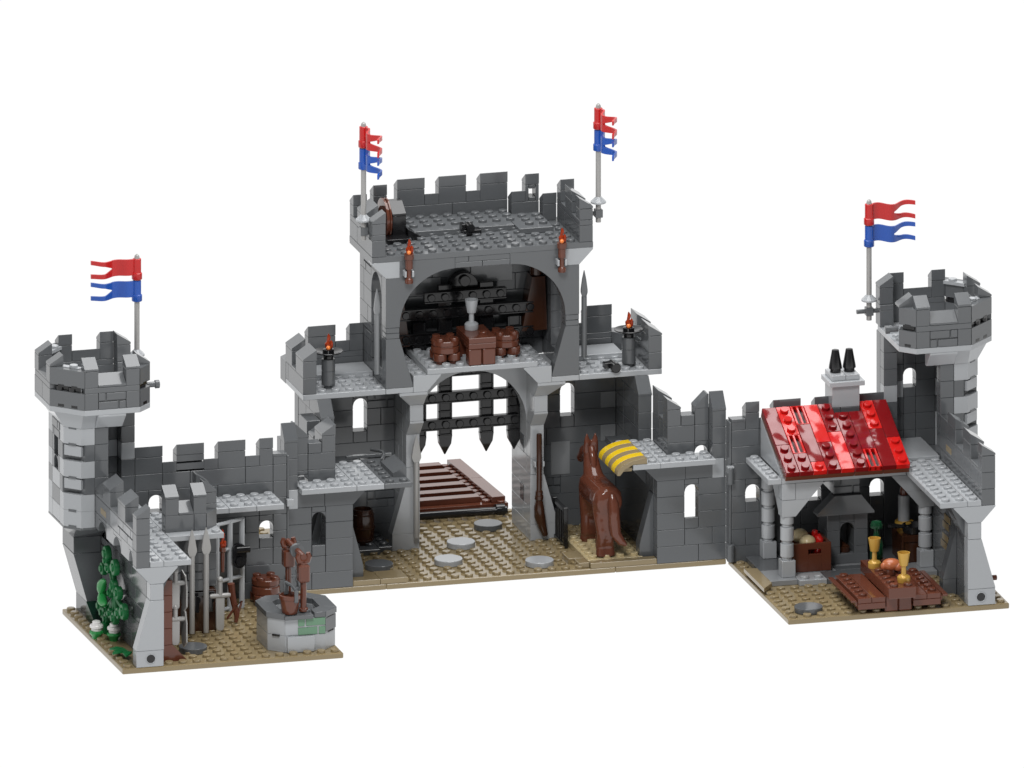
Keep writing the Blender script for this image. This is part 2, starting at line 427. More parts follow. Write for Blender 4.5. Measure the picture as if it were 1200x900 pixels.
# ================================================================= wing side walls
def side_wall(f, label, right):
    t = Thing('curtain_wall', label, 'wall', wp(f, 2, 6, .4), 'castle curtain walls')
    W = lambda: WM(f)
    m = W()
    m.wall('y', 1.02, 13, 2, 3, .4, 6, seed=11 + right, pat=.25)
    m.box(2, 3, 11, 13, 6.4, 7.6)
    t.part('wall', m, 'DG')
    m = W()
    m.box(1, 3, 0, 1, .4, 1.6)
    m.prism([(1, 1.606), (3, 1.606), (3, 5.194), (2, 5.194)], 1, 0, 1)
    m.box(2, 3, 0, 1, 5.2, 6.4)
    m.prism([(2, 6.406), (3, 6.406), (4, 7.5), (4, 7.594), (1, 7.594), (1, 7.5)], 1, 0, 1)
    p = t.part('pillar', m, 'LG', bevel=.03)
    h = W(); h.lathe(2.05, -.006, [(.30, 0), (.30, .008)], 20, ax=1, cz=1.0)
    h2 = W(); h2.torus((2.05, -.005, 1.0), .34, .035, ax=1)
    t.part('peg_hole', h, 'BLK', parent=p); t.part('hole_rim', h2, 'LG', parent=p)
    # oversailing parapet on little arches
    m = W(); lm = W()
    ops = [(1.0, 2.0), (4.1, 6.1), (8.0, 10.0)]
    y = 0.02
    segs = [(0.02, 1.0)] + [(2.0, 4.1), (6.1, 8.0), (10.0, 11.0)]
    for i, (a, b) in enumerate(segs): (m if i in (0, 3) else lm).box(1, 2, a, b, 7.6, 8.8)
    for a, b in ops:
        kk = lm if b < 7 else m
        m.box(1.72, 1.99, a, b, 7.6, 8.5); kk.box(1, 2, a, b, 8.5, 8.8); kk.archfill('y', a, b, 1, 1.7, 8.5, rz=.85)
    k2 = m if right else lm
    m.box(1, 2, 0, 1, 8.8, 10); k2.masonry('y', 1, 3, 1, 2, 8.8, 10.0); k2.masonry('y', 3, 5, 1, 2, 8.8, 10.0); k2.box(1, 2, 5, 7, 8.8, 10); m.box(1, 2, 7, 11, 8.8, 10)
    m.box(1, 2, 1, 3, 10.0, 10.2); m.box(1, 2, 5, 7, 10.0, 10.2); m.box(1, 2, 9, 11, 10, 10.3)
    m.wedge(1, 2, 9, 11, 10.3, 11.2, '-x', lip=.1)
    t.part('parapet', m, 'DDG'); t.part('arch_bricks', lm, 'DDG' if right else 'MG')
    q = W(); q.box(.985, 1.06, 8.1, 9.5, 9.05, 9.5, c=.01); q.box(1.94, 2.02, 8.1, 9.5, 9.05, 9.5, c=.01)
    t.part('tan_stone', q, 'NOU' if False else 'TAN')
    for a, b in ((0, 1), (3, 5), (7, 9)):
        q = W(); q.box(1, 2, a, b, 10.0, 11.2); q.cheese(1, 2, a, b, 11.2, '-x'); t.part('merlon', q, 'DDG')
    m = W()
    for a, b in ((0, 2), (2, 8), (8, 11)): m.box(2, 3, a, b, 7.6, 8.0)
    for a, b in ((0, 4), (4, 11)): m.box(3, 5, a, b, 7.6, 8.0)
    m.studs(2, 5, 0, 11, 8.0)
    m.box(2, 5, 11, 15, 7.6, 8.0); m.box(2.02, 4.98, 11.02, 16, 8.0, 8.25)
    t.part('walkway', m, 'LG')
    # buttress inside the yard
    q = W(); q.wedge(3, 4, 3, 4, 1.6, 5.2, '+x', lip=1e-3); q.box(3, 4, 3, 4, .4, 1.6)
    t.part('buttress', q, 'DG', bevel=.02)
    q = W(); q.wedge(3, 4, 1, 3, 5.2, 7.6, '+x', inv=True, lip=.2); t.part('bracket', q, 'DG', bevel=.02)
    if right:
        q = W()
        for z in (2.9, 3.5, 4.4, 5.0): q.box(3.0, 3.06, 4.6 + (z % 1), 6.2 + (z % 1), z, z + .5, c=.02)
        t.part('tan_stone', q, 'TAN')
    return t
side_wall(WL, 'grey outer wall on the left with green vine growing up its outside', 0)
side_wall(WR, 'grey outer wall on the right beside the dining table', 1)

# ================================================================= wing back walls
def back_wall(f, label, right):
    t = Thing('curtain_wall', label, 'wall', wp(f, 10, 15.5, .4), 'castle curtain walls')
    W = lambda: WM(f)
    m = W()
    if right: ops = [(14, 15, 4.75, 6.0), (9.55, 10.55, 4.5, 5.8), (5.0, 6.0, 4.5, 5.75)]
    else: ops = [(14, 15, 4.75, 6.0), (6, 7, 7.2, 8.45)]
    m.box(16, 16.17, 15, 16, .4, 10.6); m.wall('x', 5, 16, 15, 16, .4, 8, openings=ops, seed=21 + right, pat=.12)
    for o in ops: m.archfill('x', o[0], o[1], 15, 16, o[3])
    for a in (7, 10, 13): m.cheese(a, a + 1, 15, 16, 10.0, '+y', h=.8)
    m.box(15, 16, 15, 16, 10.0, 10.6); m.wedge(15, 16, 15, 16, 10.6, 10.8, '+y')
    t.part('wall', m, 'DG')
    for i, o in enumerate(ops):
        s = W(); s.box(o[0] + .01, o[1] - .01, 14.985, 15.9, o[2] - .7, o[2] - .004); t.part('window_sill', s, 'DG')
    for i, (a, b) in enumerate(((5, 7), (8, 10), (11, 13), (14, 15))):
        q = W()
        if i == 1:
            for z in (10.0, 10.6): q.wedge(a, b, 15, 16, z, z + .6, '-y', inv=True, lip=.46)
        else: q.box(a, b, 15, 16, 10.0, 11.2)
        q.cheese(a, b, 15, 16, 11.2, '+y'); t.part('merlon', q, 'DG')
    if not right:
        m = W()
        for a, b in ((9, 11), (11, 13), (13, 15)): m.box(a, b, 12, 15, 7.6, 8.0)
        m.studs(9, 15, 12, 15, 8.0); t.part('walkway', m, 'LG')
    m = W()      # hinge between this wing and the gatehouse
    hx, hy = 16.2, 14.75
    for z0, z1 in (((.6, 1.8), (6.2, 7.4)) if right else ((.6, 1.8),)): m.cyl(hx - .05, hy, z0, z1, .26)
    m.cyl(hx - .05, hy, .5, 1.7, .06, n=10)
    t.part('hinge', m, 'DG')
    m = W(); m.box(15.9, 16.4, 14.6, 15.0, 7.0, 7.5); t.part('hinge_plate', m, 'LG')
    return t
back_wall(WL, 'grey battlement wall with small arched window behind the weapons yard, left of the gatehouse', 0)
back_wall(WR, 'grey battlement wall behind the red roof, right of the gatehouse', 1)

# ================================================================= gatehouse flanks (walls with walkways either side of the gate)
def flank(f, label, right):
    t = Thing('curtain_wall', label, 'wall', wp(f, 3, 1, .4), 'castle curtain walls')
    W = lambda: WM(f)
    m = W()
    op = [(2, 3, 2.8, 6.0)]; op2 = [(1.2, 3.8, 2.2, 6.4)]
    m.wall('x', 0, 5, 0, 1, .4, 5, openings=op, seed=31, pat=0)
    m.archfill('x', 2, 3, 0, 1, 6.0)
    m.wall('x', 0, 5, 1, 2, .4, 5, openings=op2, seed=32)
    m.box(0, 2.95, 0, 2, 6.4, 7.6); m.prism([(2.96, 6.4), (5, 6.4), (6.05, 7.5), (6.05, 7.594), (2.96, 7.594)], 1, .006, 2)
    m.wall('x', 0, 1, 0, 1, 7.6, 3, seed=3)
    m.wedge(0, 1, 0, 1, 11.2, 12.4, '-y', flat=.12)
    m.box(0, 1, 1, 2, 7.6, 11.2)
    t.part('wall', m, 'DG')
    s = W(); s.box(2.01, 2.99, -.014, .3, 2.81, 3.594); t.part('window_sill', s, 'DG')
    m = W()
    ops = [(1.1, 2, 7.6, 8.5)]
    m.wall('x', 1, 4, 1, 2, 7.6, 2, openings=ops, seed=34); m.archfill('x', 1.1, 2, 1, 2, 8.5)
    m.box(2.01, 2.99, .985, 2, 10.0, 10.75)
    m.wall('y', 2, 5, 3, 4, 7.6, 2, seed=36, pat=.3, face=-1)
    
    if right: m.box(3, 4, 2.2, 3.4, 10, 10.3)
    else:
        m.box(3, 4, 3, 4.6, 10, 10.4); m.cheese(3, 4, 3.3, 4.6, 10.4, '-x'); m.wall('y', 5, 7, 3, 4, 7.6, 3, seed=1, pat=.6)
    t.part('parapet', m, 'DG')
    q = W(); q.box(1, 2, 1, 2, 10.0, 11.2); q.wedge(1, 2, 1, 2, 11.2, 12.2, '+x', flat=.1); t.part('merlon', q, 'DG')
    for a, b in (((1, 2.2), (3.4, 4.9)) if right else ((1, 3),)):
        q = W(); q.box(3, 4, a, b, 10.0, 11.2); q.cheese(3, 4, a, b, 11.2, '-x'); t.part('merlon', q, 'DDG')
    m = W()
    m.box(1, 5, -1, 1, 7.6, 8.0); m.box(4, 5, 1, 5, 7.6, 8.0); m.box(5, 7, -1, 5, 7.6, 8.0)
    m.studs(1, 4, -1, 1, 8.0); m.studs(4, 7, -1, 5, 8.0)
    t.part('walkway', m, 'LG')
    if not right:
        m = W(); m.box(7, 9, -1, 6, 7.6, 7.98); m.studs(7, 8, -1, 5, 7.98); m.stud(8.5, -.5, 7.98)
        m.wedge(8, 9, .5, 3.7, 7.98, 8.72, '-x', lip=.3)
        t.part('dark_walkway', m, 'DDG')
        q = W(); q.prism([(1.4, .5), (2.2, .5), (2.33, 2.67), (2.61, 3.64), (3.05, 5.3), (3.13, 7.3), (1.4, 7.3)], 1, 2.2, 2.6); t.part('outside_slope', q, 'DG')
        q = W(); q.prism([(2.95, .5), (3.9, .5), (3.9, 7.3), (3.4, 7.3), (3.38, 3.87), (3.1, 2.9)], 1, 2.2, 2.6); t.part('outside_slope', q, 'DG')
        q = W(); q.wedge(1.4, 3.98, 2.7, 4.7, .5, 7.3, '-y', lip=.3); t.part('pale_slope', q, 'LG')
    m = W()
    m.box(.15, 1.0, -.02, .5, 6.35, 7.75); t.part('hinge_plate', m, 'LG')
    m = W()      # reveals and sloping brackets at the open end
    m.box(4, 5, 2, 11, .4, 7.6)
    m.prism([(5, .4), (6.0, .4), (6.0, 1.6), (5.06, 5.2), (5, 5.2)], 1, 1.0, 2.0)
    m.wedge(5, 6.6, 3, 8, 5.4, 7.6, '+x', inv=True, lip=.4)
    t.part('reveal', m, 'DG', bevel=.02)
    return t
FL = (0, 0, None); FR = (0, 0, 32)
flank(FL, 'low grey wall with walkway and arched window, left of the gate between the well and the barrel', 0)
flank(FR, 'low grey wall with walkway and arched window, right of the horse stable', 1)

# ================================================================= gatehouse
g = Thing('gatehouse', 'tall dark grey gatehouse with round arched upper room and crenellated roof', 'gatehouse', (16, 9, .4))
def both(name, m, fn, **k):
    for f in (FL, FR):
        q = WM(f); fn(q); g.part(name, q, m, **k)
def pier(m):
    m.box(10, 12, 8, 9, .4, 1.6); m.prism([(10, 1.606), (12, 1.606), (12, 5.194), (11, 5.194)], 1, 8, 9)
    m.box(11, 12, 8, 9, 5.2, 6.4); m.box(11, 12, 8, 9, 6.4, 8.8)
    m.wedge(11, 12, 7, 8, 8.8, 10, '-y', inv=True); m.box(11, 12, 8, 9, 8.8, 11.2)
    m.box(11, 12, 7, 8, 10, 11.2)
    m.loft([[(11, 7, 11.206), (12, 7, 11.206), (12, 9, 11.206), (11, 9, 11.206)], [(10, 6, 12.2), (12, 6, 12.2), (12, 9, 12.2), (10, 9, 12.2)], [(10, 6, 12.394), (12, 6, 12.394), (12, 9, 12.394), (10, 9, 12.394)]])
both('gate_pier', 'LG', pier, bevel=.025)
def passage(m):
    m.wall('y', 9, 13, 11, 12, .4, 10, seed=41, pat=.35, face=1)
both('passage_wall', 'LG', passage)
for f in (FL, FR):
    for z in (2.8, 6.4):
        q = WM(f); q.box(11.3, 12.03, 9.7, 10.7, z, z + 1.2); g.part('dark_stone', q, 'DG')
def room_bracket(m):
    m.prism([(11, 12.406), (12, 12.406), (13, 13.5), (13, 13.594), (11, 13.594)], 1, 6, 7)
    m.box(11, 12, 7, 12, 12.4, 13.6); m.studs(11, 12, 6, 11, 13.6)
both('bracket', 'LG', room_bracket, bevel=.025)
m = MB()
m.box(12, 20, 6, 11.9, 13.6, 14.0); m.studs(12, 20, 6, 11, 14.0)
g.part('room_floor', m, 'LG')
m = MB()
m.archfill('x', 12, 20, 9, 10.4, 12.8, rz=4, n=16); m.box(12, 20, 9, 10.4, 12.8, 13.58)
g.part('gate_arch', m, 'LG', ang=20)
def sidewall(m):
    m.wall('y', 5, 11, 4.02, 5, 7.6, 3, seed=44); m.wedge(4, 5, 5, 6, 11.2, 12.4, '-y', flat=.05); m.wall('y', 6, 11, 4, 5, 11.2, 1, seed=3)
both('side_wall', 'DG', sidewall)
def backw(m):
    m.wall('x', 5, 11, 11, 12, .4, 10, openings=[(8, 9, 8.4, 10.8)], seed=47, pat=.15); m.archfill('x', 8, 9, 11, 12, 10.8)
    m.box(4, 5, 11, 12, .4, 12.4)
both('back_wall', 'DG', backw)
def ltb(m):
    for z in (9.0, 11.4, 6.6): m.box(5.0, 6.1, 10.96, 11.5, z - .2, z + .96)
    m.box(8.3, 9.7, 10.95, 11.5, 4.2, 6.6)
both('pale_stone', 'PG', ltb)
def mid(m):
    m.box(3, 9, 6, 12, 12.4, 12.8); m.box(9, 11, 6, 12, 12.4, 12.8); m.studs(4, 9, 6, 10, 12.8)
    m.box(4.9, 9, 9.4, 11.9, 12.8, 13.2)
both('upper_walkway', 'LG', mid)
def midpar(m):
    m.wall('y', 6, 11, 3, 4, 12.8, 1, seed=5); m.cheese(3, 4, 8, 9, 14.0, '-x', h=.4)
    m.wall('x', 5, 9, 12, 13, 12.4, 1, seed=6); m.box(5, 9, 12, 13, 13.6, 14.0); m.cheese(7, 8, 12, 13, 14.0, '+y')
    m.prism([(3, 10.6), (4, 10.6), (5, 12), (5, 13), (4, 13), (3, 12)], 2, 12.4, 14.0)
    m.wedge(3, 4, 6, 12, 11.2, 12.4, '-x', inv=True, flat=.6) if False else None
both('upper_parapet', 'DG', midpar)
for f in (FL, FR):
    for b, d, hh in (((3, 4, 6, 8), '-x', 15.2), ((3, 4, 9, 10.7), '-x', 15.2), ((5, 7, 12, 13), '+y', 15.2), ((8, 9, 12, 13), '+y', 15.2)):
        q = WM(f); q.box(*b, 14.0, hh); q.cheese(*b, hh, d); g.part('merlon', q, 'DDG' if d == '-x' else 'DG')
# upper tower
def frame(m):
    m.prism([(9, 12.806), (10.95, 12.806), (10.95, 13.0), (10, 16.394), (9, 16.394)], 1, 6, 7)
    m.box(9, 10, 6, 7, 16.4, 16.8); m.box(9, 10, 6, 7, 16.8, 17.2)
    arc = [(14 + 4 * math.cos(PI - PI / 2 * i / 18), 17.206 + 3.99 * math.sin(PI / 2 * i / 18)) for i in range(19)]
    m.prism([(9, 17.206)] + arc + [(14, 21.994), (10, 21.994), (10, 20.8), (9, 20.8)], 1, 6, 7)
both('tower_front', 'DDG', frame, bevel=.02, ang=20)
m = MB()
m.box(14, 16, 6, 7, 21.2, 21.6); m.box(16, 18, 6, 7, 21.2, 21.6); m.box(14, 15, 6, 7, 21.6, 22); m.box(15, 18, 6, 7, 21.6, 22)
g.part('lintel', m, 'DDG')
both('corbel', 'LG', lambda m: m.prism([(9, 20.806), (10, 20.806), (10, 21.994), (8, 21.994), (8, 21.85)], 1, 6, 7), bevel=.02)
def tside(m):
    m.wall('y', 7, 13, 9, 10, 12.8, 7, openings=[(7.2, 9.9, 14.0, 20.6)], seed=52, pat=.4); m.archfill('y', 7.2, 9.9, 9, 10, 20.6, rz=1.7)
    m.box(9, 10, 7, 13, 21.2, 22)
    m.wedge(8, 9, 7, 12, 20.8, 22, '-x', inv=True)
both('tower_side', 'DDG', tside)
m = MB()
m.wall('x', 10, 22, 12, 13, 12.8, 7, seed=55); m.box(10, 22, 12, 13, 21.2, 22)
g.part('tower_back', m, 'DG')
m = MB()
for b in ((13.4, 15.0, 19.4, 20.6), (16.75, 19.8, 18.3, 19.6), (17.2, 18.6, 19.7, 20.9), (12.4, 14.6, 17.8, 18.9)): m.box(b[0], b[1], 11.9, 12.4, b[2], b[3])
g.part('pale_stone', m, 'PG')
m = MB()
m.lathe(16.1, 11.2, [(.97, 0), (1.0, .04), (1.0, .7)], 24, ax=1, cz=18.3); m.lathe(16.1, 10.95, [(.36, 0), (.4, .04), (.4, .3)], 16, ax=1, cz=18.75)
g.part('round_boss', m, 'BLK')
def shutters(m):
    m.prism([(20.1, 14.9), (21.95, 14.9), (21.8, 18.8), (20.85, 18.8)], 1, 10.6, 11.9); m.cyl(21.3, 11.2, 18.8, 20.2, .45)
both('brown_slope', 'DB', lambda m: [shutters(m)] if m.mir is None else m.prism([(20.0, 14.4), (21.9, 14.4), (21.9, 19.6), (20.7, 19.6)], 1, 10.6, 11.9), bevel=.02)
# roof terrace
m = MB()
m.prism([(8, 6), (24, 6), (24, 12), (22, 14), (20, 15), (12, 15), (10, 14), (8, 12)], 2, 22.0, 22.4)
m.studs(9, 23, 6, 11, 22.4)
m.box(12, 19.5, 10.3, 14, 22.4, 22.8); m.box(19.5, 22, 9.1, 13, 22.4, 22.8); m.box(10, 12, 12, 13, 22.4, 22.8)
m.studs(12, 20, 11, 14, 22.8); m.studs(20, 22, 9.6, 12.6, 22.8)
g.part('roof_floor', m, 'DDG')
m = MB()
for f in (FL, FR):
    q = WM(f)
    q.wall('y', 6, 12, 8, 9, 22.4, 1, seed=61, pat=.2); q.box(8, 9, 6, 12, 23.6, 24.0)
    q.box(9, 10, 12, 13, 22.4, 23.6); q.cheese(9, 10, 12, 13, 23.6, '+y')
    q.box(10, 12, 13, 14, 22.4, 23.6); q.cheese(11, 12, 13, 14, 23.6, '+y')
    m.v, m.f = m.v, m.f
    n = len(m.v); m.v += q.v; m.f += [tuple(i + n for i in ff) for ff in q.f]
m.wall('x', 12, 20, 14, 15, 22.4, 1, seed=63)
for a in (14, 17): m.cheese(a, a + 1, 14, 15, 23.6, '+y')
g.part('roof_parapet', m, 'DG')
def mer(b, z0, d, h=24.8, mm='DG', hole=False):
    q = MB()
    if hole:
        x0, x1, y0, y1 = b; q.box(x0, x0 + .26, y0, y1, z0, h); q.box(x1 - .26, x1, y0, y1, z0, h); q.box(x0 + .26, x1 - .26, y0, y1, z0, z0 + .3); q.box(x0 + .26, x1 - .26, y0, y1, h - .3, h)
    else: q.box(*b, z0, h)
    q.cheese(*b, h, d); g.part('merlon', q, mm)
for a in (12, 15, 18): mer((a, a + 2, 14, 15), 23.6, '+y')
mer((10, 11, 13, 14), 23.6, '+y'); mer((21, 22, 13, 14), 23.6, '+y', hole=True)
mer((8, 9, 11, 12), 24.0, '+y', mm='DDG'); mer((23, 24, 11, 12), 24.0, '+y')
for b in ((8, 9, 6, 7), (8, 9, 8, 10)): mer(b, 24.0, '-x', mm='DDG')
for b in ((23, 24, 6, 7), (23, 24, 8, 9.8)): mer(b, 24.0, '+x')

# portcullis
t = Thing('portcullis', 'black lattice portcullis with pointed spikes hanging in the gate arch', 'portcullis', (16, 11, 6.5))
m = MB()
def hbar(m, x0, x1, z, y=10.55):
    m.box(x0, x1, y + .1, y + .5, z, z + .8)
    m.box(x0, x1, y, y + .2, z, z + .12, c=.02); m.box(x0, x1, y, y + .2, z + .68, z + .8, c=.02)
    k = x0 + .5
    while k < x1 - .2:
        m.lathe(k, y - .05, [(.24, 0), (.28, .04), (.28, .2)], 12, ax=1, cz=z + .4); k += 1
for i, (z, a, b) in enumerate(((8.15, 12.1, 19.9), (10.1, 12.1, 19.9), (12.0, 12.1, 19.9), (14.5, 10.2, 20.95), (16.25, 10.2, 20.95), (17.4, 13.05, 19.0))):
    q = MB(); hbar(q, a, b, z); t.part('crossbar', q, 'BLK')
for i, x in enumerate((12.75, 14.62, 17.62, 19.62)):
    q = MB()
    y = 10.75
    q.box(x - .5, x + .5, y + .1, y + .5, 7.7, 18.6 if i in (1, 2) else 16)
    q.box(x - .5, x - .34, y, y + .2, 7.7, 16); q.box(x + .34, x + .5, y, y + .2, 7.7, 16)
    for z in (7.7, 9.4, 11.2, 13.5, 14.5): q.box(x - .5, x + .5, y, y + .2, z, z + .12)
    q.loft([[(x - .5, y + .05, 7.7), (x + .5, y + .05, 7.7), (x + .5, y + .5, 7.7), (x - .5, y + .5, 7.7)],
            [(x - .42, y + .05, 7.1), (x + .42, y + .05, 7.1), (x + .42, y + .5, 7.1), (x - .42, y + .5, 7.1)],
            [(x - .24, y + .1, 6.75), (x + .24, y + .1, 6.75), (x + .24, y + .45, 6.75), (x - .24, y + .45, 6.75)],
            [(x - .03, y + .2, 6.3), (x + .03, y + .2, 6.3), (x + .03, y + .35, 6.3), (x - .03, y + .35, 6.3)]][::-1])
    t.part('spiked_bar', q, 'BLK')

# drawbridge
t = Thing('drawbridge', 'reddish brown plank drawbridge lowered outside the gate', 'drawbridge', (16, 15, .4))
sl = -.045
def zl(y): return 1.6 + (y - 15.5) * sl
def slab(m, x0, x1, ya, yb, a, b): m.loft([[(x, y, zl(y) + dz) for x, y in ((x0, ya), (x1, ya), (x1, yb), (x0, yb))] for dz in (a, b)])
m = MB(); slab(m, 11.8, 20.4, 15.3, 27.6, -.85, -.45)
for k in range(12): m.stud(18.95, 15.9 + k, zl(15.9 + k) - .45); m.stud(19.9, 15.4, zl(15.4) - .45) if k == 0 else None
t.part('deck', m, 'RB', bevel=.03)
for k in range(6):
    q = MB(); slab(q, 12.3, 18.6, 16.1 + 2 * k, 17.08 + 2 * k, -.45, -.05); t.part('plank', q, 'RB', bevel=.03)
for x0, x1 in ((19.26, 20.24), (11.9, 12.3)):
    for ya, yb in ((15.5, 21.5), (21.52, 27.4)): q = MB(); slab(q, x0, x1, ya, yb, -.45, 0); t.part('side_rail', q, 'RB', bevel=.03)
m = MB(); m.lathe(0, 14.6, [(.28, 12.1), (.28, 20.1)], 14, ax=0, cz=.86)
for x in (12.3, 19.6): m.lathe(0, 14.6, [(.42, x - .3), (.42, x + .3)], 14, ax=0, cz=.9); m.box(x - .3, x + .3, 14.4, 16.3, .55, 1.1)
t.part('hinge', m, 'BLK')

# ================================================================= weapons bastion in the left wing
f = WL; W = lambda: WM(WL)
t = Thing('watch_post', 'small grey battlemented watch post standing behind the spears', 'watch post', wp(f, 7, 9, .4))
m = W()
m.box(5, 8, 7, 8, 6.4, 7.6); m.box(5, 8, 7, 8, 5.6, 6.4); m.masonry('x', 5, 6.6, 7, 8, 4.4, 5.6); m.masonry('x', 6.6, 8.2, 7, 8, 4.4, 5.6); m.box(5, 8.2, 7, 8, 3.6, 4.4)
m.wall('x', 5, 9, 10, 11, .4, 6, seed=71); m.wall('y', 8, 10, 8.2, 9, 3.6, 3, seed=2); m.box(4.6, 5, 7, 11, .4, 7.6)
t.part('wall', m, 'DG')
m = W(); m.box(5, 9, 6, 12, 7.6, 8.0); m.studs(5, 9, 8, 12, 8.0, skip=[(WL[0] + 8, WL[0] + 9, -20, 0)]); m.stud(8.5, 6.4, 8.0)
t.part('floor_slab', m, 'LG')
m = W()
m.box(5, 7.1, 7, 8, 8.0, 9.2); m.box(7.1, 8, 7, 8, 8.0, 9.2); m.cheese(6, 7.05, 7, 8, 9.2, '-y')
m.prism([(8.01, 7.01), (8.99, 8), (8.2, 8.4), (8.01, 8)], 2, 8.0, 9.2)
m.box(8.05, 9, 8, 11, 8.0, 9.6)
t.part('parapet', m, 'DDG')
for b, z, d in (((5, 6, 7, 8), 9.2, '-y'), ((7.05, 8, 7, 8), 9.2, '-y'), ((8.05, 9, 8, 9), 9.6, '+x'), ((8.05, 9, 10, 11), 9.6, '+x')):
    q = W(); q.box(*b, z, 10.4); q.cheese(*b, 10.4, d); t.part('merlon', q, 'DDG')
m = W(); m.box(5.05, 8.8, 7.3, 10, .4, 3.55); t.part('weapon_rack', m, 'DB')
m = W()
for x in (5.6, 7.2, 8.2): m.lathe(x, 6.9, [(.3, -.2), (.3, .5)], 12, ax=1, cz=3.0); m.box(x - .2, x + .2, 6.7, 7.3, 2.1, 3.3)
m.box(5.1, 8.6, 7.0, 7.25, 3.2, 3.5)
t.part('clip', m, 'BLK')

# ================================================================= flags
def pennant(m, z, d, L=3.3):
    dx, dy = d
    def strip(u0, u1, lo, hi, n=12):
        rings = []
        for i in range(n + 1):
            u = u0 + (u1 - u0) * i / n
            w = .30 * math.sin(u * 2.9 + .3) * min(1, u)
            zz = z + .05 * math.sin(u * 2.6)
            a, b = lo(u), hi(u); th = .075
            q = []
            for zc, s in ((a, -1), (a, 1), (b, 1), (b, -1)):
                o = w + s * th
                q.append((dx * u - dy * o, dy * u + dx * o, zz + zc))
            rings.append(q)
        m.loft(rings)
    h = .58
    strip(.2, 1.75, lambda u: -h, lambda u: h)
    k = lambda u: (u - 1.7) / (L - 1.7)
    strip(1.7, L, lambda u: .02 + .20 * min(1, k(u) * 2.5) + .10 * k(u), lambda u: h + .05 * k(u) - .02)
    strip(1.7, L, lambda u: -h - .10 * k(u), lambda u: -.02 - .20 * min(1, k(u) * 2.5) - .14 * k(u) - .02)
def flag(loc, h, d, label, L=3.3):
    x, y, z = loc
    t = Thing('flagpole', label, 'flag', loc, 'flags on the castle towers')
    q = MB(x, y); q.lathe(0, 0, [(.19, z), (.19, z + h - .25), (.16, z + h - .1), (.06, z + h)], 14)
    t.part('pole', q, 'SIL')
    q = MB(x, y); q.lathe(0, 0, [(.2, z + 1.25), (.55, z + 1.4), (.55, z + 1.5), (.2, z + 1.85)], 16); t.part('collar', q, 'LG')
    q = MB(x, y); s = -1 if x < 16 else 1
    q.box(-.28, .28, -.28, .28, z + .35, z + .95); q.lathe(0, 0, [(.16, -.9 if (h > 8.7 or s > 0) else 0), (.16, .75 if (h > 8.7 or s < 0) else 0)], 10, ax=0, cz=z + .65); t.part('clip', q, 'DDG')
    for k, mm in ((0, 'FRED'), (1, 'FBLU')):
        zt = z + h - .32 - 1.58 * k
        q = MB(x, y); q.lathe(0, 0, [(.34, zt - 1.5), (.37, zt - 1.47), (.37, zt - 1.05), (.3, zt - 1.0), (.3, zt - .02), (.27, zt)], 16)
        pennant(q, zt - .62, d, L)
        t.part('pennant', q, mm, ang=50)
flag(wp(WL, 5.6, 16.7, 16.8), 8.75, (-1, 0), 'red and blue pennants streaming left on the silver pole of the left tower')
flag(wp(WR, 5.6, 16.7, 16.8), 8.75, (1, 0), 'red and blue pennants streaming right on the silver pole of the right tower')
flag((7.72, 7.25, 23.4), 8.55, (.1, -1), 'red and blue pennants seen almost end on, left corner of the gatehouse roof', 3.6)
flag((24.65, 7.0, 23.5), 8.6, (.1, -1), 'red and blue pennants seen almost end on, right corner of the gatehouse roof', 3.6)

# ================================================================= torches, braziers
def flame(m, x, y, z, s=1.0):
    m.loft([[(x + s * r * math.cos(a + tw) + ox, y + s * r * math.sin(a + tw), z + s * h) for a in [2 * PI * i / 7 for i in range(7)]]
            for r, h, tw, ox in ((.15, 0, 0, 0), (.24, .2, .3, .02), (.2, .42, .7, -.07), (.11, .6, 1.1, -.02), (.13, .8, 1.3, .03), (.12, .95, 1.5, .03), (.03, 1.15, 1.9, 0))])
    m.loft([[(x + .2 * s + s * r * math.cos(a), y + s * r * math.sin(a), z + s * h) for a in [2 * PI * i / 6 for i in range(6)]] for r, h in ((.1, .08), (.15, .28), (.14, .5), (.03, .66))])
for x, lab in ((10.55, 'brown wall torch with orange flame, left of the upper arch'), (21.62, 'brown wall torch with orange flame, right of the upper arch')):
    t = Thing('torch', lab, 'torch', (x, 5.55, 20.5), 'wall torches on the gatehouse')
    q = MB(); q.lathe(x, 5.55, [(.27, 20.5), (.3, 20.55), (.3, 20.75), (.22, 20.85), (.16, 20.9), (.16, 21.5), (.27, 21.55), (.27, 22.2), (.34, 22.25), (.34, 22.6), (.3, 22.65)], 16)
    t.part('handle', q, 'RB')
    q = MB(); flame(q, x, 5.55, 22.6, .95); fl = t.part('flame', q, 'ORG', ang=20)
    q = MB(); q.ball((x - .06, 5.35, 22.78), .15); t.part('ember', q, 'EMB', parent=fl)
    q = MB(); q.box(x - .36, x - .18, 5.4, 6, 20.95, 21.4); q.box(x + .18, x + .36, 5.4, 6, 20.95, 21.4); t.part('bracket', q, 'LG')
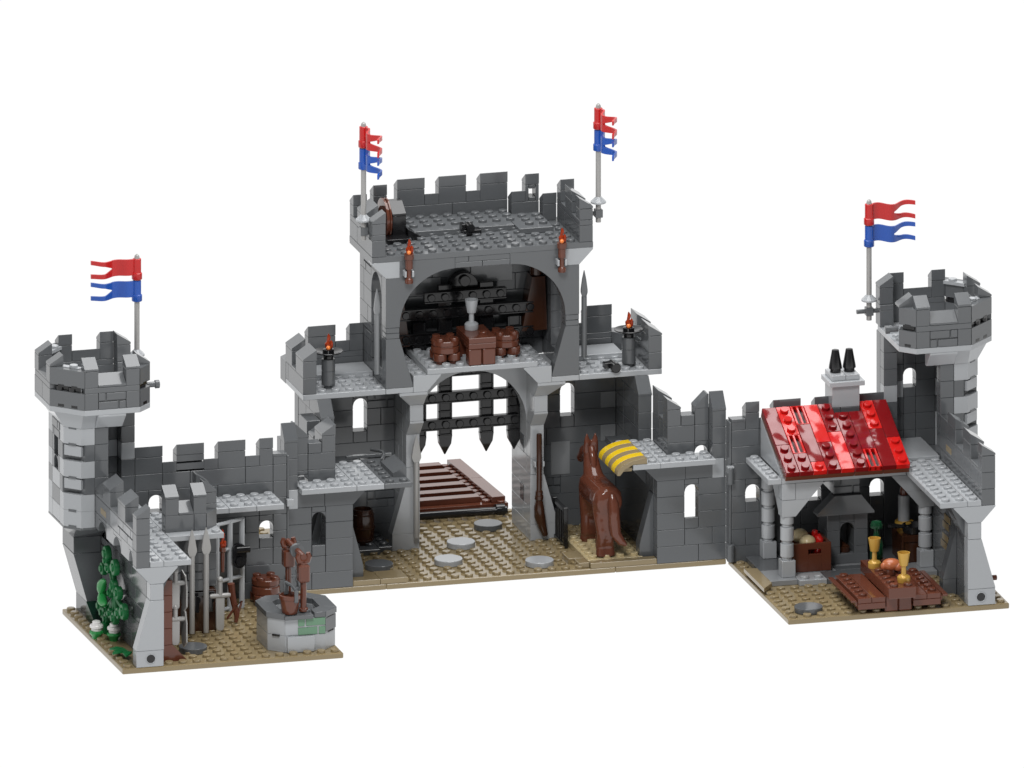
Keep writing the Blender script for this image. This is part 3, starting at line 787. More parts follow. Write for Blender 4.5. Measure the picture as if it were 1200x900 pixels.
for x, y, lab in ((5.2, 7.35, 'fire bowl burning on a round grey pedestal, left parapet walk'), (26.9, 7.2, 'fire bowl burning on a round grey pedestal, right parapet walk')):
    t = Thing('brazier', lab, 'brazier', (x, y, 12.8), 'fire bowls on the parapet walks')
    q = MB(); q.cyl(x, y, 12.8, 13.05, .3); q.cyl(x, y, 13.05, 14.1, .48); q.cyl(x, y, 14.1, 14.95, .48); t.part('pedestal', q, 'DG')
    q = MB(); q.lathe(x, y, [(.35, 14.95), (.35, 15.15), (.42, 15.2), (1.0, 15.42), (1.05, 15.5), (1.0, 15.52), (.4, 15.4), (.4, 15.62), (.32, 15.66)], 24); t.part('bowl', q, 'BLK')
    q = MB(); flame(q, x, y, 15.6, 1.0); fl = t.part('flame', q, 'ORG', ang=20)
    q = MB(); q.ball((x - .06, y - .22, 15.78), .16); t.part('ember', q, 'EMB', parent=fl)

# ================================================================= gatehouse contents
t = Thing('banquet_table', 'small reddish brown table in the upper room, between two round stools', 'table', (16, 7.8, 14.0))
q = MB(); q.box(15, 17, 6, 9.4, 15.6, 16.0); q.box(15, 17, 6, 9.4, 15.2, 15.6); q.stud(16.3, 7.0, 16.0); t.part('tabletop', q, 'RB')
for x in (15.5, 16.5):
    for y in (6.5, 8.9): q = MB(); q.prism([(x - .47, 14), (x + .47, 14), (x + .47, 15.2), (x - .47, 15.2)], 1, y - .45, y + .45); t.part('leg', q, 'RB', bevel=.08)
def goblet(x, y, z, mm, label, s=1.0, grp=None):
    q = MB(); q.lathe(x, y, [(.42 * s, z), (.44 * s, z + .08), (.44 * s, z + .38), (.36 * s, z + .48), (.17 * s, z + .58), (.16 * s, z + 1.15), (.28 * s, z + 1.22), (.36 * s, z + 1.7), (.42 * s, z + 2.15), (.37 * s, z + 2.15), (.3 * s, z + 1.6), (.1 * s, z + 1.4)], 20)
    return single(q, 'goblet', mm, label, 'goblet', (x, y, z), grp)
goblet(15.85, 8.4, 16.0, 'LG', 'light grey goblet on the brown table in the upper room', 1.12)
def stool(x, y, z, label, name='stool', cat='stool', grp=None, h=1.9):
    t = Thing(name, label, cat, (x, y, z), grp)
    for a, b in ((-.5, -.5), (.5, -.5), (.5, .5), (-.5, .5)):
        q = MB(); q.cyl(x + a, y + b, z, z + .22, .32); q.cyl(x + a, y + b, z + .22, z + .75, .48); t.part('leg', q, 'RB')
    q = MB(); q.lathe(x, y, [(.95, z + .75), (1.0, z + .8), (1.0, z + h * .6), (.93, z + h * .63), (.93, z + h * .67), (1.0, z + h * .7), (1.0, z + h - .3), (.95, z + h - .25)], 24)
    for a, b in ((-.5, -.5), (.5, -.5), (.5, .5), (-.5, .5)): q.stud(x + a, y + b, z + h - .25)
    t.part('seat', q, 'RB')
    return t
stool(13.75, 7.7, 14.0, 'round brown stool left of the brown table in the upper room', grp='stools in the upper room')
stool(18.2, 8.2, 14.0, 'round brown stool right of the brown table in the upper room', grp='stools in the upper room')
def spear(x, y, z, L, label, mm='SIL', head=1.9, hw=1.0, grp='spears with leaf shaped heads', loc=None):
    t = Thing('spear', label, 'spear', (x, y, z), grp)
    q = MB(); q.lathe(x, y, [(.19, z), (.2, z + .03), (.2, z + L - head)], 12); t.part('shaft', q, mm)
    q = MB(); zz = z + L - head
    q.loft([[(x - a * hw, y - b, zz + h), (x, y - b * 1.6, zz + h), (x + a * hw, y - b, zz + h), (x + a * hw, y + b, zz + h), (x, y + b * 1.6, zz + h), (x - a * hw, y + b, zz + h)] for a, b, h in ((.2, .1, 0), (.33, .1, .3), (.33, .1, .5), (.2, .08, 1.25), (.03, .02, head))])
    t.part('spearhead', q, mm)
    return t
X, Y, Z = wp(WL, 6.57, 5.65, .97)
spear(X, Y, Z, 7.5, 'silver spear with leaf head by the watch post, nearest the brown post')
X, Y, Z = wp(WL, 7.59, 5.65, .97)
spear(X, Y, Z, 7.6, 'silver spear with leaf head by the watch post, nearest the upright sword')
spear(11.62, 7.55, 1.4, 7.4, 'silver spear upright against the left pier of the gate', grp=None)
spear(8.5, 6.55, 13.8, 6.2, 'grey spear upright beside the left side of the upper room', mm='PG', hw=.65, grp=None)
spear(23.5, 6.55, 13.9, 6.3, 'dark grey spear upright beside the right side of the upper room', mm='DDG', hw=.7, grp=None)
t = Thing('broom', 'dark brown broom leaning upright on the right gate pier', 'broom', (20.55, 7.5, .8))
q = MB(); q.lathe(20.5, 7.5, [(.2, 3.6), (.2, 8.2), (.16, 8.3)], 12); t.part('handle', q, 'DB')
q = MB(); q.box(20.12, 20.28, 7.35, 8.0, 5.9, 6.3); q.box(20.72, 20.88, 7.35, 8.0, 5.9, 6.3); t.part('wall_clip', q, 'LG')
q = MB(); q.lathe(20.5, 7.5, [(.2, 4.2), (.27, 4.1), (.27, 3.85), (.31, 3.8), (.31, 3.55), (.27, 3.5), (.2, 3.3)], 14)
q.tube([(20.5, 7.5, 3.5), (20.5, 7.5, 3.0), (20.55, 7.5, 2.3), (20.75, 7.5, 1.5), (20.95, 7.5, .9)], [.26, .36, .4, .3, .2], 12); t.part('brush', q, 'DB')
t = Thing('barrel', 'dark brown barrel in the dark alcove left of the gate', 'barrel', (8.2, 9.2, .8))
q = MB(); q.lathe(8.2, 9.2, [(.62, .8), (.66, .84), (.8, 1.5), (.8, 2.6), (.68, 3.3), (.6, 3.32), (.56, 3.1), (.1, 3.1)], 24); t.part('staves', q, 'DB')
q = MB()
for z, r in ((1.15, .75), (2.0, .83), (2.95, .77)): q.torus((8.2, 9.2, z), r, .05)
t.part('hoop', q, 'DB')
q = MB(); q.box(7.2, 9, 7.4, 11, .4, .8); q.box(9, 10, 7.9, 11, .4, .8); q.studs(7, 10, 8, 11, .8)
single(q, 'floor_plate', 'DG', 'dark grey studded floor plate under the brown barrel', 'floor plate', (8.5, 9.3, .4))
q = MB(); q.box(5, 7, .05, 2, .4, .8); q.box(7, 9, .05, 2.1, .4, .8)
q.v += []; single(q, 'step', 'TAN', 'smooth tan step at the foot of the wall left of the gate', 'step', (7, 1, .4))
t = Thing('crossbow', 'dark crossbow lying at the back of the walkway left of the gate', 'crossbow', (7.4, 5.6, 8.0))
q = MB(); q.box(6.0, 9.3, 5.5, 5.8, 8.05, 8.3); t.part('stock', q, 'DDG')
q = MB(); q.tube([(8.2, 4.2, 8.2), (8.6, 5.0, 8.3), (8.7, 5.6, 8.35), (8.6, 6.2, 8.3), (8.2, 7.0, 8.2)], .12); t.part('bow', q, 'DDG')

# stepping stones
def stone(x, y, z, mm, label, r=1.0):
    q = MB(); q.lathe(x, y, [(r * .98, z - .08), (r, z - .05), (r, z + .29), (r * .97, z + .32)], 32)
    single(q, 'stepping_stone', mm, label, 'stepping stone', (x, y, z), 'round stepping stones on the tan floors')
stone(14.95, 7.9, .5, 'LG', 'pale round stepping stone in the middle of the gateway')
stone(12.95, 3.9, .5, 'LG', 'pale round stepping stone nearest the step left of the gateway')
stone(18.0, 11.9, .5, 'DG', 'dark round stepping stone just inside the drawbridge')
stone(19.0, 1.9, .5, 'LG', 'pale round stepping stone in front of the broom')
stone(7.95, 4.0, .5, 'DG', 'dark round stepping stone behind the tan step by the barrel')
X, Y, _ = wp(WL, 5.95, 3.1, 0); stone(X, Y, .5, 'DG', 'dark round stepping stone in front of the two spears')
stone(RWX(1.9), RWY(1.6), .5, 'DG', 'dark round stepping stone left of the dining benches')

# winch and latch on the roof
t = Thing('winch', 'black winch housing with brown wheel on the gatehouse roof', 'winch', (11, 11, 22.4))
q = MB(); q.box(10.6, 11.6, 10.1, 11.8, 22.4, 24.1); q.wedge(10.6, 11.6, 10.1, 11.8, 24.1, 24.9, '-y', flat=.6); q.wedge(11.6, 12.8, 9.6, 11.0, 22.4, 23.2, '+x', lip=.05); q.box(9.9, 11.6, 8.9, 11.8, 22.4, 22.75)
t.part('housing', q, 'BLK', bevel=.03)
q = MB(); q.lathe(10.3, 11.1, [(1.2, -.2), (1.42, -.18), (1.42, -.08), (1.28, -.05), (1.28, .05), (1.42, .08), (1.42, .18), (1.2, .2)], 28, ax=0, cz=23.75); t.part('wheel', q, 'RB')
t = Thing('trapdoor_latch', 'small black latch lying on the gatehouse roof terrace', 'latch', (16.2, 9.9, 22.4))
q = MB(); q.box(15.6, 16.9, 9.5, 10.3, 22.5, 22.85); q.lathe(16.1, 9.9, [(.3, -.45), (.32, .2)], 14, ax=1, cz=23.0); q.box(15.5, 15.8, 9.7, 10.4, 22.8, 23.25); t.part('body', q, 'BLK')
t = Thing('spout', 'black spout lying on the right parapet walk beside the fire bowl', 'spout', (25.5, 6.3, 12.8))
q = MB(); q.lathe(25.6, 6.6, [(.3, -.9), (.36, -.85), (.36, -.5), (.28, -.45), (.28, .5)], 16, ax=1, cz=13.15); q.box(24.9, 25.5, 6.3, 6.9, 12.98, 13.4); t.part('body', q, 'BLK')

# ================================================================= stable
q = MB(); q.box(22.2, 26.2, .8, 6.9, .4, .8); q.studs(22.2, 26.2, .9, 6.9, .8)
single(q, 'straw_floor', 'LTAN', 'pale tan straw floor under the brown horse', 'floor plate', (24, 4, .4))
q = MB(); q.box(22.2, 27, .02, .8, .4, .8); q.box(21, 22.2, 1.6, 3.4, .4, .8); q.box(21.4, 22.2, .3, 1.6, .4, .8)
single(q, 'step', 'TAN', 'low tan kerb along the front of the stable', 'step', (24, .5, .4))
t = Thing('horse', 'reddish brown toy horse standing in the stable with its tail towards us', 'horse', (23.7, 4, .8))
q = MB()
q.lathe(23.85, 0, [(.45, .95), (.92, 1.12), (1.08, 1.6), (1.06, 2.6), (1.0, 3.6), (1.0, 4.8), (1.02, 5.6), (.85, 6.2), (.4, 6.45)], 20, ax=1, cz=4.75)
q.box(22.9, 24.85, 1.15, 6.1, 3.9, 5.72, c=.35); q.box(22.95, 24.8, 1.15, 2.5, 2.9, 5.6, c=.4); q.box(23.0, 24.2, 1.3, 2.2, 1.1, 4, c=.3); q.box(23.0, 24.5, 5.2, 6.1, 1.1, 4, c=.3); q.tube([(23.85, 1.9, 4.4), (23.85, 1.65, 3.4), (23.75, 1.4, 2.4)], [.9, .7, .4], 12); q.tube([(23.85, 5.3, 4.4), (23.85, 5.5, 3.2), (23.85, 5.7, 2.4)], [.8, .6, .35], 12)
for x in (23.38, 23.95):
    q.tube([(x, 1.9, 4.6), (x, 1.65, 3.6), (x, 1.35, 2.6), (x, 1.6, 1.5), (x, 1.5, .8)], [.62, .55, .4, .34, .45], 12)
    q.tube([(x, 5.5, 4.6), (x, 5.6, 3.4), (x, 5.75, 2.4), (x, 5.7, 1.4), (x, 5.8, .8)], [.55, .48, .36, .34, .45], 12)
q.tube([(23.85, 4.8, 5.0), (23.85, 5.7, 5.9), (23.85, 6.1, 6.7), (23.85, 6.4, 7.2), (23.85, 6.7, 7.4)], [.8, .66, .54, .46, .38], 14)
q.tube([(23.85, 6.2, 7.15), (23.75, 7.0, 6.95), (23.65, 7.7, 6.4), (23.6, 8.0, 6.1)], [.5, .5, .36, .3], 14)
for x in (23.55, 24.15): q.tube([(x, 6.1, 7.1), (x, 6.0, 7.9), (x, 6.0, 8.5)], [.28, .24, .1], 8)
t.part('body', q, 'RB', remesh=.1, ang=60)
q = MB(); q.tube([(24.0, 1.0, 5.4), (24.05, .7, 4.8), (24.1, .75, 3.6), (24.2, .8, 2.6), (24.6, .7, 2.0), (24.95, .6, 1.75)], [.2, .36, .42, .4, .3, .08], 12); t.part('tail', q, 'RB', ang=60)
q = MB(); q.tube([(23.85, 5.2, 6.0), (23.85, 5.5, 6.8), (23.85, 5.85, 7.4), (23.85, 6.3, 7.65)], [.16, .26, .24, .12], 10); t.part('mane', q, 'RB', ang=60)
t = Thing('stable_gate', 'black barred gate panel standing between the broom and the horse', 'gate', (21.85, 7, .4))
q = MB(); x = 21.85
for z in (.5, 3.05): q.box(x - .16, x + .16, 5.4, 8.4, z, z + .3)
for y in (5.35, 8.2): q.box(x - .17, x + .17, y, y + .24, .42, 3.4)
for k in range(7): q.box(x - .1, x + .1, 5.4 + .47 * k, 5.58 + .47 * k, .5, 3.3)
t.part('bars', q, 'BLK')
t = Thing('awning', 'yellow and tan striped curved awning over the stable', 'awning', (25, 1.5, 7.9))
for k in range(6):
    y0 = -1 + 5 / 6 * k; q = MB(); pr = []
    n = 8
    for i in range(n + 1):
        a = PI / 2 * i / n; pr.append((26 - 2.15 * math.sin(a), 7.42 + 1.0 * math.cos(a)))
    pr = [(26, 8.02)] + pr + [(23.85, 7.3), (24.05, 7.28), (24.4, 7.7), (25, 8.02)]
    q.prism([(x, z) for x, z in pr], 1, y0, y0 + 5 / 6, g=.008)
    t.part('stripe', q, 'TAN' if k % 2 == 0 else 'YEL', bevel=.015, ang=25)
q = MB(); q.box(24.3, 24.98, -.8, 3.8, 7.5, 7.8); t.part('underside', q, 'TAN')

# ================================================================= well
def oct_ring(cx, cy, a, c): # octagon from a square of half side a with corners cut c
    return [(cx - a + c, cy - a), (cx + a - c, cy - a), (cx + a, cy - a + c), (cx + a, cy + a - c), (cx + a - c, cy + a), (cx - a + c, cy + a), (cx - a, cy + a - c), (cx - a, cy - a + c)]
cx, cy, _ = wp(WL, 13.5, 3.5, 0)
t = Thing('well', 'round grey brick well with winding frame and a green stone in front', 'well', (cx, cy, .4))
def ring(z0, z1, a, c, th, g=.006):
    m = MB(); o = oct_ring(cx, cy, a, c); i = oct_ring(cx, cy, a - th, c * .6)
    for k in range(8):
        j = (k + 1) % 8; m.prism([o[k], o[j], i[j], i[k]], 2, z0, z1, g=g)
    return m
m = ring(.4, 1.6, 2.45, 1.0, 1.0); m.box(cx - 1.35, cx + .65, cy - 2.75, cy - 2.2, .42, 1.58)
t.part('lower_course', m, 'LG', bevel=.03)
m = ring(1.6, 2.8, 2.45, 1.0, 1.0)
t.part('upper_course', m, 'LG', bevel=.03)
m = MB(); m.prism([(cx + 1.48, cy - 2.49), (cx + 2.49, cy - 1.48), (cx + 2.49, cy - .6), (cx + 2.0, cy - .6), (cx + 1.48, cy - 1.6)], 2, 1.72, 2.7)
t.part('dark_stone', m, 'DDG')
m = MB(); m.masonry('x', cx - .53, cx + 1.48, cy - 2.52, cy - 1.6, 1.6, 2.8); t.part('mossy_stone', m, 'SND')
o = oct_ring(cx, cy, 2.55, 1.05); i = oct_ring(cx, cy, 1.45, .5)
m = MB()
for k in (1, 2, 3, 4, 5, 6, 7): m.prism([o[k], o[(k + 1) % 8], i[(k + 1) % 8], i[k]], 2, 2.8, 3.2, g=.001)
m.box(cx + .65, cx + 1.5, cy - 2.54, cy - 1.45, 2.8, 3.2); t.part('rim', m, 'DDG', bevel=.03)
m = MB(); m.box(cx - 1.55, cx + .55, cy - 2.75, cy - 1.3, 2.8, 3.1); m.stud(cx + .2, cy - 1.9, 3.1); t.part('front_sill', m, 'DDG')
for x, y, z, dx, dy in ((cx - 1.98, cy - 1.98, 1.6, 1, -1), (cx + 1.98, cy - 1.98, 1.66, 1, 1), (cx + 1.98, cy - 1.98, 2.74, 1, 1)):
    m = MB(); m.prism([(x - .2 * dx - .04, y - .2 * dy - .04), (x + .2 * dx - .04, y + .2 * dy - .04), (x + .2 * dx + .1, y + .2 * dy + .1), (x - .2 * dx + .1, y - .2 * dy + .1)], 2, z - .07, z + .07); t.part('joint_gap', m, 'BLK')
m = MB(); m.lathe(cx, cy, [(1.6, 1.0), (1.6, 1.05)], 20); t.part('water', m, 'DG')
px_ = cx + .03
for y in (cy - 1.9, cy + 2.1):
    q = MB(); q.lathe(px_, y, [(.34, 3.2), (.34, 3.4), (.22, 3.45), (.22, 5.3)], 14)
    q.box(px_ - .42, px_ + .42, y - .42, y + .42, 5.3, 6.6, c=.12)
    q.lathe(px_, y, [(.3, 6.6), (.3, 6.75)], 12)
    # open clip that cradles the roller
    for s in (-1, 1):
        q.tube([(px_ + s * .05, y, 6.72), (px_ + s * .3, y, 6.82), (px_ + s * .4, y, 7.1), (px_ + s * .34, y, 7.4)], [.2, .22, .2, .15], 10)
    t.part('post', q, 'RB')
q = MB(); q.lathe(px_, cy, [(.22, -2.0), (.22, 2.2)], 14, ax=1, cz=7.12); t.part('roller', q, 'RB')
q = MB(); q.lathe(px_, cy - .2, [(.3, -.2), (.5, -.16), (.5, .16), (.3, .2)], 20, ax=1, cz=7.1); t.part('pulley', q, 'DDG')
q = MB()
for k in range(10): q.torus((px_ + .05, cy - .2, 6.5 - k * .3), .13, .05, ax=k % 2, n=10, m=6, sz=1.4)
t.part('chain', q, 'DDG')
bx, by = cx - 1.0, cy - 2.05
t = Thing('bucket', 'brown bucket with dark handle standing on the rim of the well', 'bucket', (bx, by, 3.14))
q = MB(); q.lathe(bx, by, [(.52, 3.15), (.56, 3.2), (.7, 4.2), (.76, 4.24), (.76, 4.5), (.68, 4.52), (.62, 4.3), (.5, 3.5), (.1, 3.45)], 24); t.part('body', q, 'RB')
q = MB(); q.box(bx + .12, bx + .42, by - .86, by - .66, 4.05, 5.0, c=.1); q.box(bx - .3, bx + .1, by + .5, by + .8, 4.3, 5.3, c=.1); q.tube([(bx + .27, by - .76, 4.95), (bx + .15, by - .2, 5.15), (bx - .1, by + .65, 5.2)], .13)
t.part('handle', q, 'DG')

# ================================================================= yard items
X, Y, Z = wp(WL, 14.1, 13.7, .4)
stool(X, Y, Z, 'round brown studded tub by the yard wall behind the well', name='tub', cat='tub', h=2.1)
t = Thing('sword_stand', 'brown upright post with hanging weapons at the front of the left yard', 'weapon stand', wp(WL, 3.5, 1.5, .4))
q = W(); q.box(3, 3.9, 1, 2, 1.6, 2.8); q.box(3, 3.9, 1, 2, 2.8, 4.0); q.box(3, 3.9, 1, 2, 4.0, 5.2); q.box(3, 3.9, 1, 2, 5.2, 6.3)
q.prism([(3, .41), (4.9, .41), (4.9, .5), (3.9, 1.594), (3, 1.594)], 1, 1, 2); t.part('post', q, 'RB')
def sword(x, y, z, label, L=3.9, up=True, grp=None):
    t = Thing('sword', label, 'sword', (x, y, z), grp)
    s = 1 if up else -1; z0 = z if up else z + L
    bl = MB(); Z_ = lambda h: z0 + s * h
    bl.loft([[(x - a, y - .09, Z_(h)), (x + a, y - .09, Z_(h)), (x + a, y + .09, Z_(h)), (x - a, y + .09, Z_(h))] for a, h in ((.14, 0), (.27, .12), (.3, .3), (.32, L * .62))])
    t.part('blade', bl, 'SIL', bevel=.05)
    h = MB(); h.tube([(x - .75, y, Z_(L * .65)), (x - .6, y, Z_(L * .65)), (x + .6, y, Z_(L * .65)), (x + .75, y, Z_(L * .65))], [.12, .17, .17, .12], 10)
    q = sorted((Z_(L * .66), Z_(L * .93))); h.lathe(x, y, [(.17, q[0]), (.17, q[1])], 12); h.ball((x, y, Z_(L * .95)), .22)
    t.part('hilt', h, 'SIL')
    return t
X, Y, Z = wp(WL, 8.75, 6.2, .85)
sword(X, Y, Z, 'silver sword standing point down beside the two spears')
for z, lab in ((1.3, 'lower silver sword on the brown post at the front of the left yard'), (3.9, 'upper silver sword on the brown post at the front of the left yard')):
    X, Y, _ = wp(WL, 4.35, 1.9, 0); sword(X, Y, z, lab, L=2.9, grp='swords on the brown post')
for z, lab in ((1.0, 'lower thin silver shield seen edge on beside the hanging swords'), (3.6, 'upper thin silver shield seen edge on beside the hanging swords')):
    X, Y, _ = wp(WL, 5.0, 2.3, 0); q = MB()
    pts = [(-.75, .3), (-.75, 1.7), (-.55, 2.5), (.3, 2.75), (.75, 2.2), (.72, 1.0), (.2, .1), (-.2, -.15)]
    q.loft([[(X + dx + .16 * a * a, Y + a, z + .2 + b) for a, b in pts] for dx in (-.05, .05)])
    single(q, 'shield', 'SIL', lab, 'shield', (X, Y, z), 'shields on the brown post', bevel=.02)
t = Thing('crossbow', 'reddish brown crossbow standing on end beside the sword', 'crossbow', wp(WL, 10.1, 8.6, .6))
q = W(); q.tube([(10.2, 8.6, 3.5), (10.3, 8.6, 2.6), (10.45, 8.6, 1.9), (10.6, 8.5, 1.2), (10.5, 8.4, .7)], [.26, .24, .22, .2, .12], 8); t.part('stock', q, 'RB')
q = W(); q.tube([(9.9, 8.5, 1.0), (10.5, 8.4, 1.9), (10.95, 8.5, 2.2), (10.6, 8.5, 1.0)], .09, 8); t.part('bow', q, 'RB')
t = Thing('torch', 'thin brown torch with red flame on the side of the watch post', 'torch', wp(WL, 8.7, 6.8, 3))
q = W(); q.lathe(9.4, 7.9, [(.12, 4.6), (.16, 6.0), (.24, 6.1), (.24, 6.4)], 12); t.part('handle', q, 'RB')
X, Y, _ = wp(WL, 9.4, 7.9, 0); q = MB(); flame(q, X, Y, 6.35, .8); flame(q, X, Y + .1, 7.0, .6); t.part('flame', q, 'ORG', ang=20)
t = Thing('weapon_frame', 'light grey lattice frame standing against the yard wall', 'frame', wp(WL, 11, 12.5, .4))
q = W()
A = Vector((12.2, 13.0, 0)); B = Vector((9.9, 11.8, 0))
def at(u, z): p = A.lerp(B, u); return (p.x, p.y, z)
for u in (0, .44, .92): q.bar(at(u, .42), at(u, 6.9), .2, 8)
t.part('upright', q, 'LG')
q = W()
for z in (.6, 2.7, 4.9, 6.85): q.bar(at(-.04, z), at(1, z), .14, 8)
t.part('crossbar', q, 'LG')
t = Thing('hanging_plate', 'black plate with round knobs hanging on the grey lattice frame', 'hanging plate', wp(WL, 11.6, 12.2, 3.5))  # dark plate hung on the frame, not a lamp
q = W(); x, y = 11.75, 12.0
q.loft([[(x + .52 * math.cos(a), y + dy, 4.45 + (.36 if math.sin(a) > 0 else -.36) * (1 if abs(math.sin(a)) > .01 else 0) + .52 * math.sin(a)) for a in [2 * PI * i / 20 for i in range(20)]] for dy in (0, .35)])
t.part('plate', q, 'BLK')
q = W(); q.lathe(x, y - .2, [(.3, -.05), (.34, .02), (.34, .22)], 14, ax=1, cz=4.1); q.lathe(0, y - .3, [(.24, x - .3), (.24, x + .65)], 12, ax=0, cz=5.0); t.part('knob', q, 'BLK')

# plants outside the left wall
t = Thing('vine', 'green climbing vine with round leaves on the outside of the left wall', 'plant', wp(WL, 1.6, 9, .4))
def vp(zx, zy, X=1.55):
    px, py = 70 + zx / 6, 590 + zy / 6; x = X - 16.1
    y = (333 + 16.19 * x - px) / 4.42; z = (700 - 1.208 * x - 4.42 * y - py) / 16.14
    return (x, y, z)
q = MB()
for a, b in (((375, 470), (392, 580)), ((360, 480), (385, 590)), ((345, 365), (365, 450)), ((385, 590), (395, 655)), ((395, 655), (330, 740)), ((395, 655), (375, 790)), ((395, 655), (405, 790)), ((395, 655), (450, 745)), ((395, 655), (350, 760)), ((360, 630), (300, 632))):
    q.bar(vp(*a), vp(*b), .19, 8)
t.part('stem', q, 'GRN')
q = MB()
for c, r in (((348, 350), .6), ((325, 455), .5), ((350, 400), .4), ((405, 448), .62), ((365, 452), .4), ((398, 580), .52), ((430, 628), .5), ((380, 625), .4), ((305, 715), .5), ((325, 765), .45), ((350, 810), .45), ((405, 805), .5), ((468, 760), .62), ((435, 770), .45), ((378, 770), .4), ((350, 745), .35)):
    x, y, z = vp(*c); r *= .95
    q.lathe(x - .1, y, [(r * .4, -.4), (r * .5, -.36), (r * .52, -.28), (r * .9, -.26), (r, -.16), (r, .1), (r * .9, .15)], 14, ax=0, cz=z)
t.part('leaf', q, 'GRN')
q = MB(); a, b, c = Vector(vp(318, 545, .9)), Vector(vp(290, 632, .9)), Vector(vp(322, 706, .9))
for p in (a, c):
    d = p - b; n = Vector((1, 0, 0)).cross(d).normalized() * (1 if p is c else -1)
    q.tube([tuple(b + d * t_ + n * .28 * math.sin(PI * t_)) for t_ in (0, .2, .45, .7, 1)], [.2, .34, .38, .28, .06], 8)
q.bar(tuple(b), vp(345, 632), .2, 8)
t.part('bright_leaf', q, 'BGRN', ang=60)
for X_, Y_, lab in ((.32, 8.1, 'white round flower on green base, nearest the edge of the left baseplate'), (1.35, 7.25, 'white round flower on green base, nearest the pale pillar')):
    x, y, _ = wp(WL, X_, Y_, 0); t = Thing('flower', lab, 'flower', (x, y, .4), 'white flowers outside the left wall')
    q = MB(); q.lathe(x, y, [(.3, .4), (.34, .6), (.52, .82), (.5, .95), (.3, 1.0)], 10); t.part('sepals', q, 'BGRN')
    q = MB(); q.lathe(x, y, [(.3, .95), (.36, 1.0), (.36, 1.15), (.47, 1.22), (.47, 1.36), (.43, 1.42), (.29, 1.46), (.29, 1.62), (.24, 1.68)], 18); t.part('bloom', q, 'WHT')
x, y, _ = wp(WL, .75, 2.9, 0); t = Thing('leaf_plant', 'low green plant with three flat leaves beside the pale pillar', 'plant', (x, y, .4))
for a in (2.6, 3.5, 4.3):
    q = MB(); q.loft([[(x + .5 + u * math.cos(a) - s * w * math.sin(a), y + u * math.sin(a) + s * w * math.cos(a), .65 + h + dz) for s, dz in ((-1, 0), (1, 0), (1, .12), (-1, .12))] for u, w, h in ((0, .14, 0), (.5, .3, .2), (1.0, .3, .25), (1.4, .04, .15))]); t.part('leaf', q, 'GRN', ang=60)
q = WM(WL); q.wedge(.9, 2.0, 10.6, 13, .42, 1.7, '-y', lip=.3); single(q, 'moss_slope', 'DGRN', 'dark green sloped mossy block at the foot of the left tower', 'moss block', wp(WL, 1.5, 12, .4), bevel=.02)
x, y, _ = wp(WL, 1.4, 9.1, 0); q = MB(); q.lathe(x, y, [(.3, .4), (.34, .9), (.45, 1.2), (.2, 1.3)], 10); single(q, 'bush', 'GRN', 'small green tuft behind the two white flowers', 'plant', (x, y, .4))

# ================================================================= dining hall, right wing (coordinates read left to right)
def RM(): return MB(32.1, -16.1)
def rp(X, Y, z): return (X + 32.1, Y - 16.1, z)
t = Thing('hall_floor', 'grey tiled floor of the dining hall with light and dark slabs', 'floor', rp(7, 12, .4))
m = RM(); m.box(1, 3, 11.2, 15, .4, .8); m.box(5, 9, 8, 10, .4, .8); m.box(6.2, 8.2, 10, 11, .4, .8, c=.03); m.box(3, 6, 10, 15, .4, .8); m.box(9, 13, 11, 15, .4, .8)
t.part('dark_slab', m, 'DG')
m = RM(); m.box(1, 3, 8.4, 11.2, .4, .8); m.box(9, 11, 8, 11, .4, .8); m.box(11, 13, 8, 11, .4, .8); m.box(6, 9, 11, 15, .4, .8); m.box(5, 6.2, 10, 11, .4, .8); m.box(8.2, 9, 10, 11, .4, .8)
t.part('light_slab', m, 'MG')
m = RM(); m.box(3, 5, 8.0, 9.9, .4, .8); m.studs(3, 5, 8, 9, .8); t.part('studded_slab', m, 'LG')
q = RM(); q.prism([(-.06, 6.2), (.84, 7.4), (.84, 11.3), (-.06, 11.6)], 2, .66, .98); single(q, 'kerb_tile', 'TAN', 'smooth tan wedge tile on the left edge of the dining hall floor', 'tile', rp(.4, 9, .6), bevel=.02)
def column(X, Y, ztop, label):
    t = Thing('column', label, 'column', rp(X + .5, Y + .5, .8), 'round drum columns of the dining hall')
    q = RM(); q.box(X, X + 1, Y, Y + 1, .8, 2.0); t.part('base', q, 'LG')
    z = 2.0
    while z < ztop - .3:
        q = RM(); h = min(1.2, ztop - z); q.lathe(X + .5, Y + .5, [(.36, z), (.36, z + .16), (.44, z + .2), (.48, z + .24), (.48, z + h - .06), (.44, z + h - .01)], 22); t.part('drum', q, 'LG'); z += 1.2
    return t
t = column(2, 9, 5.2, 'pale drum column standing in front of the wooden crate')
t = column(2, 14, 7.5, 'pale drum column against the back wall left of the crate')
t = column(12, 9, 5.2, 'pale drum column on the right beside the brown chest')
t = Thing('arcade', 'pale grey sloped brackets and ledge carrying the red roof', 'arcade', rp(6.5, 9, 5.2))
for mirr in (0, 1):
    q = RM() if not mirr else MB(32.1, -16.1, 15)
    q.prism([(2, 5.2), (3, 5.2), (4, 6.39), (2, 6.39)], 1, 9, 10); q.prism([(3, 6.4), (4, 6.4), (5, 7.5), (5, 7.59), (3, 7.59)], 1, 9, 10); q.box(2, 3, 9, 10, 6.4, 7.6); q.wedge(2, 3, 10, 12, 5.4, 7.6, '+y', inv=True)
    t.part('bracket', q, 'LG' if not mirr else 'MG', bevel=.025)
q = RM(); q.box(1, 2, 9, 15, 7.6, 8.0); q.studs(1, 2, 9, 15, 8.0); q.box(2, 11, 9, 10, 7.6, 8.0); q.box(11, 13.98, 0, .02, 7.7, 7.75) if False else None
t.part('ledge', q, 'LG')
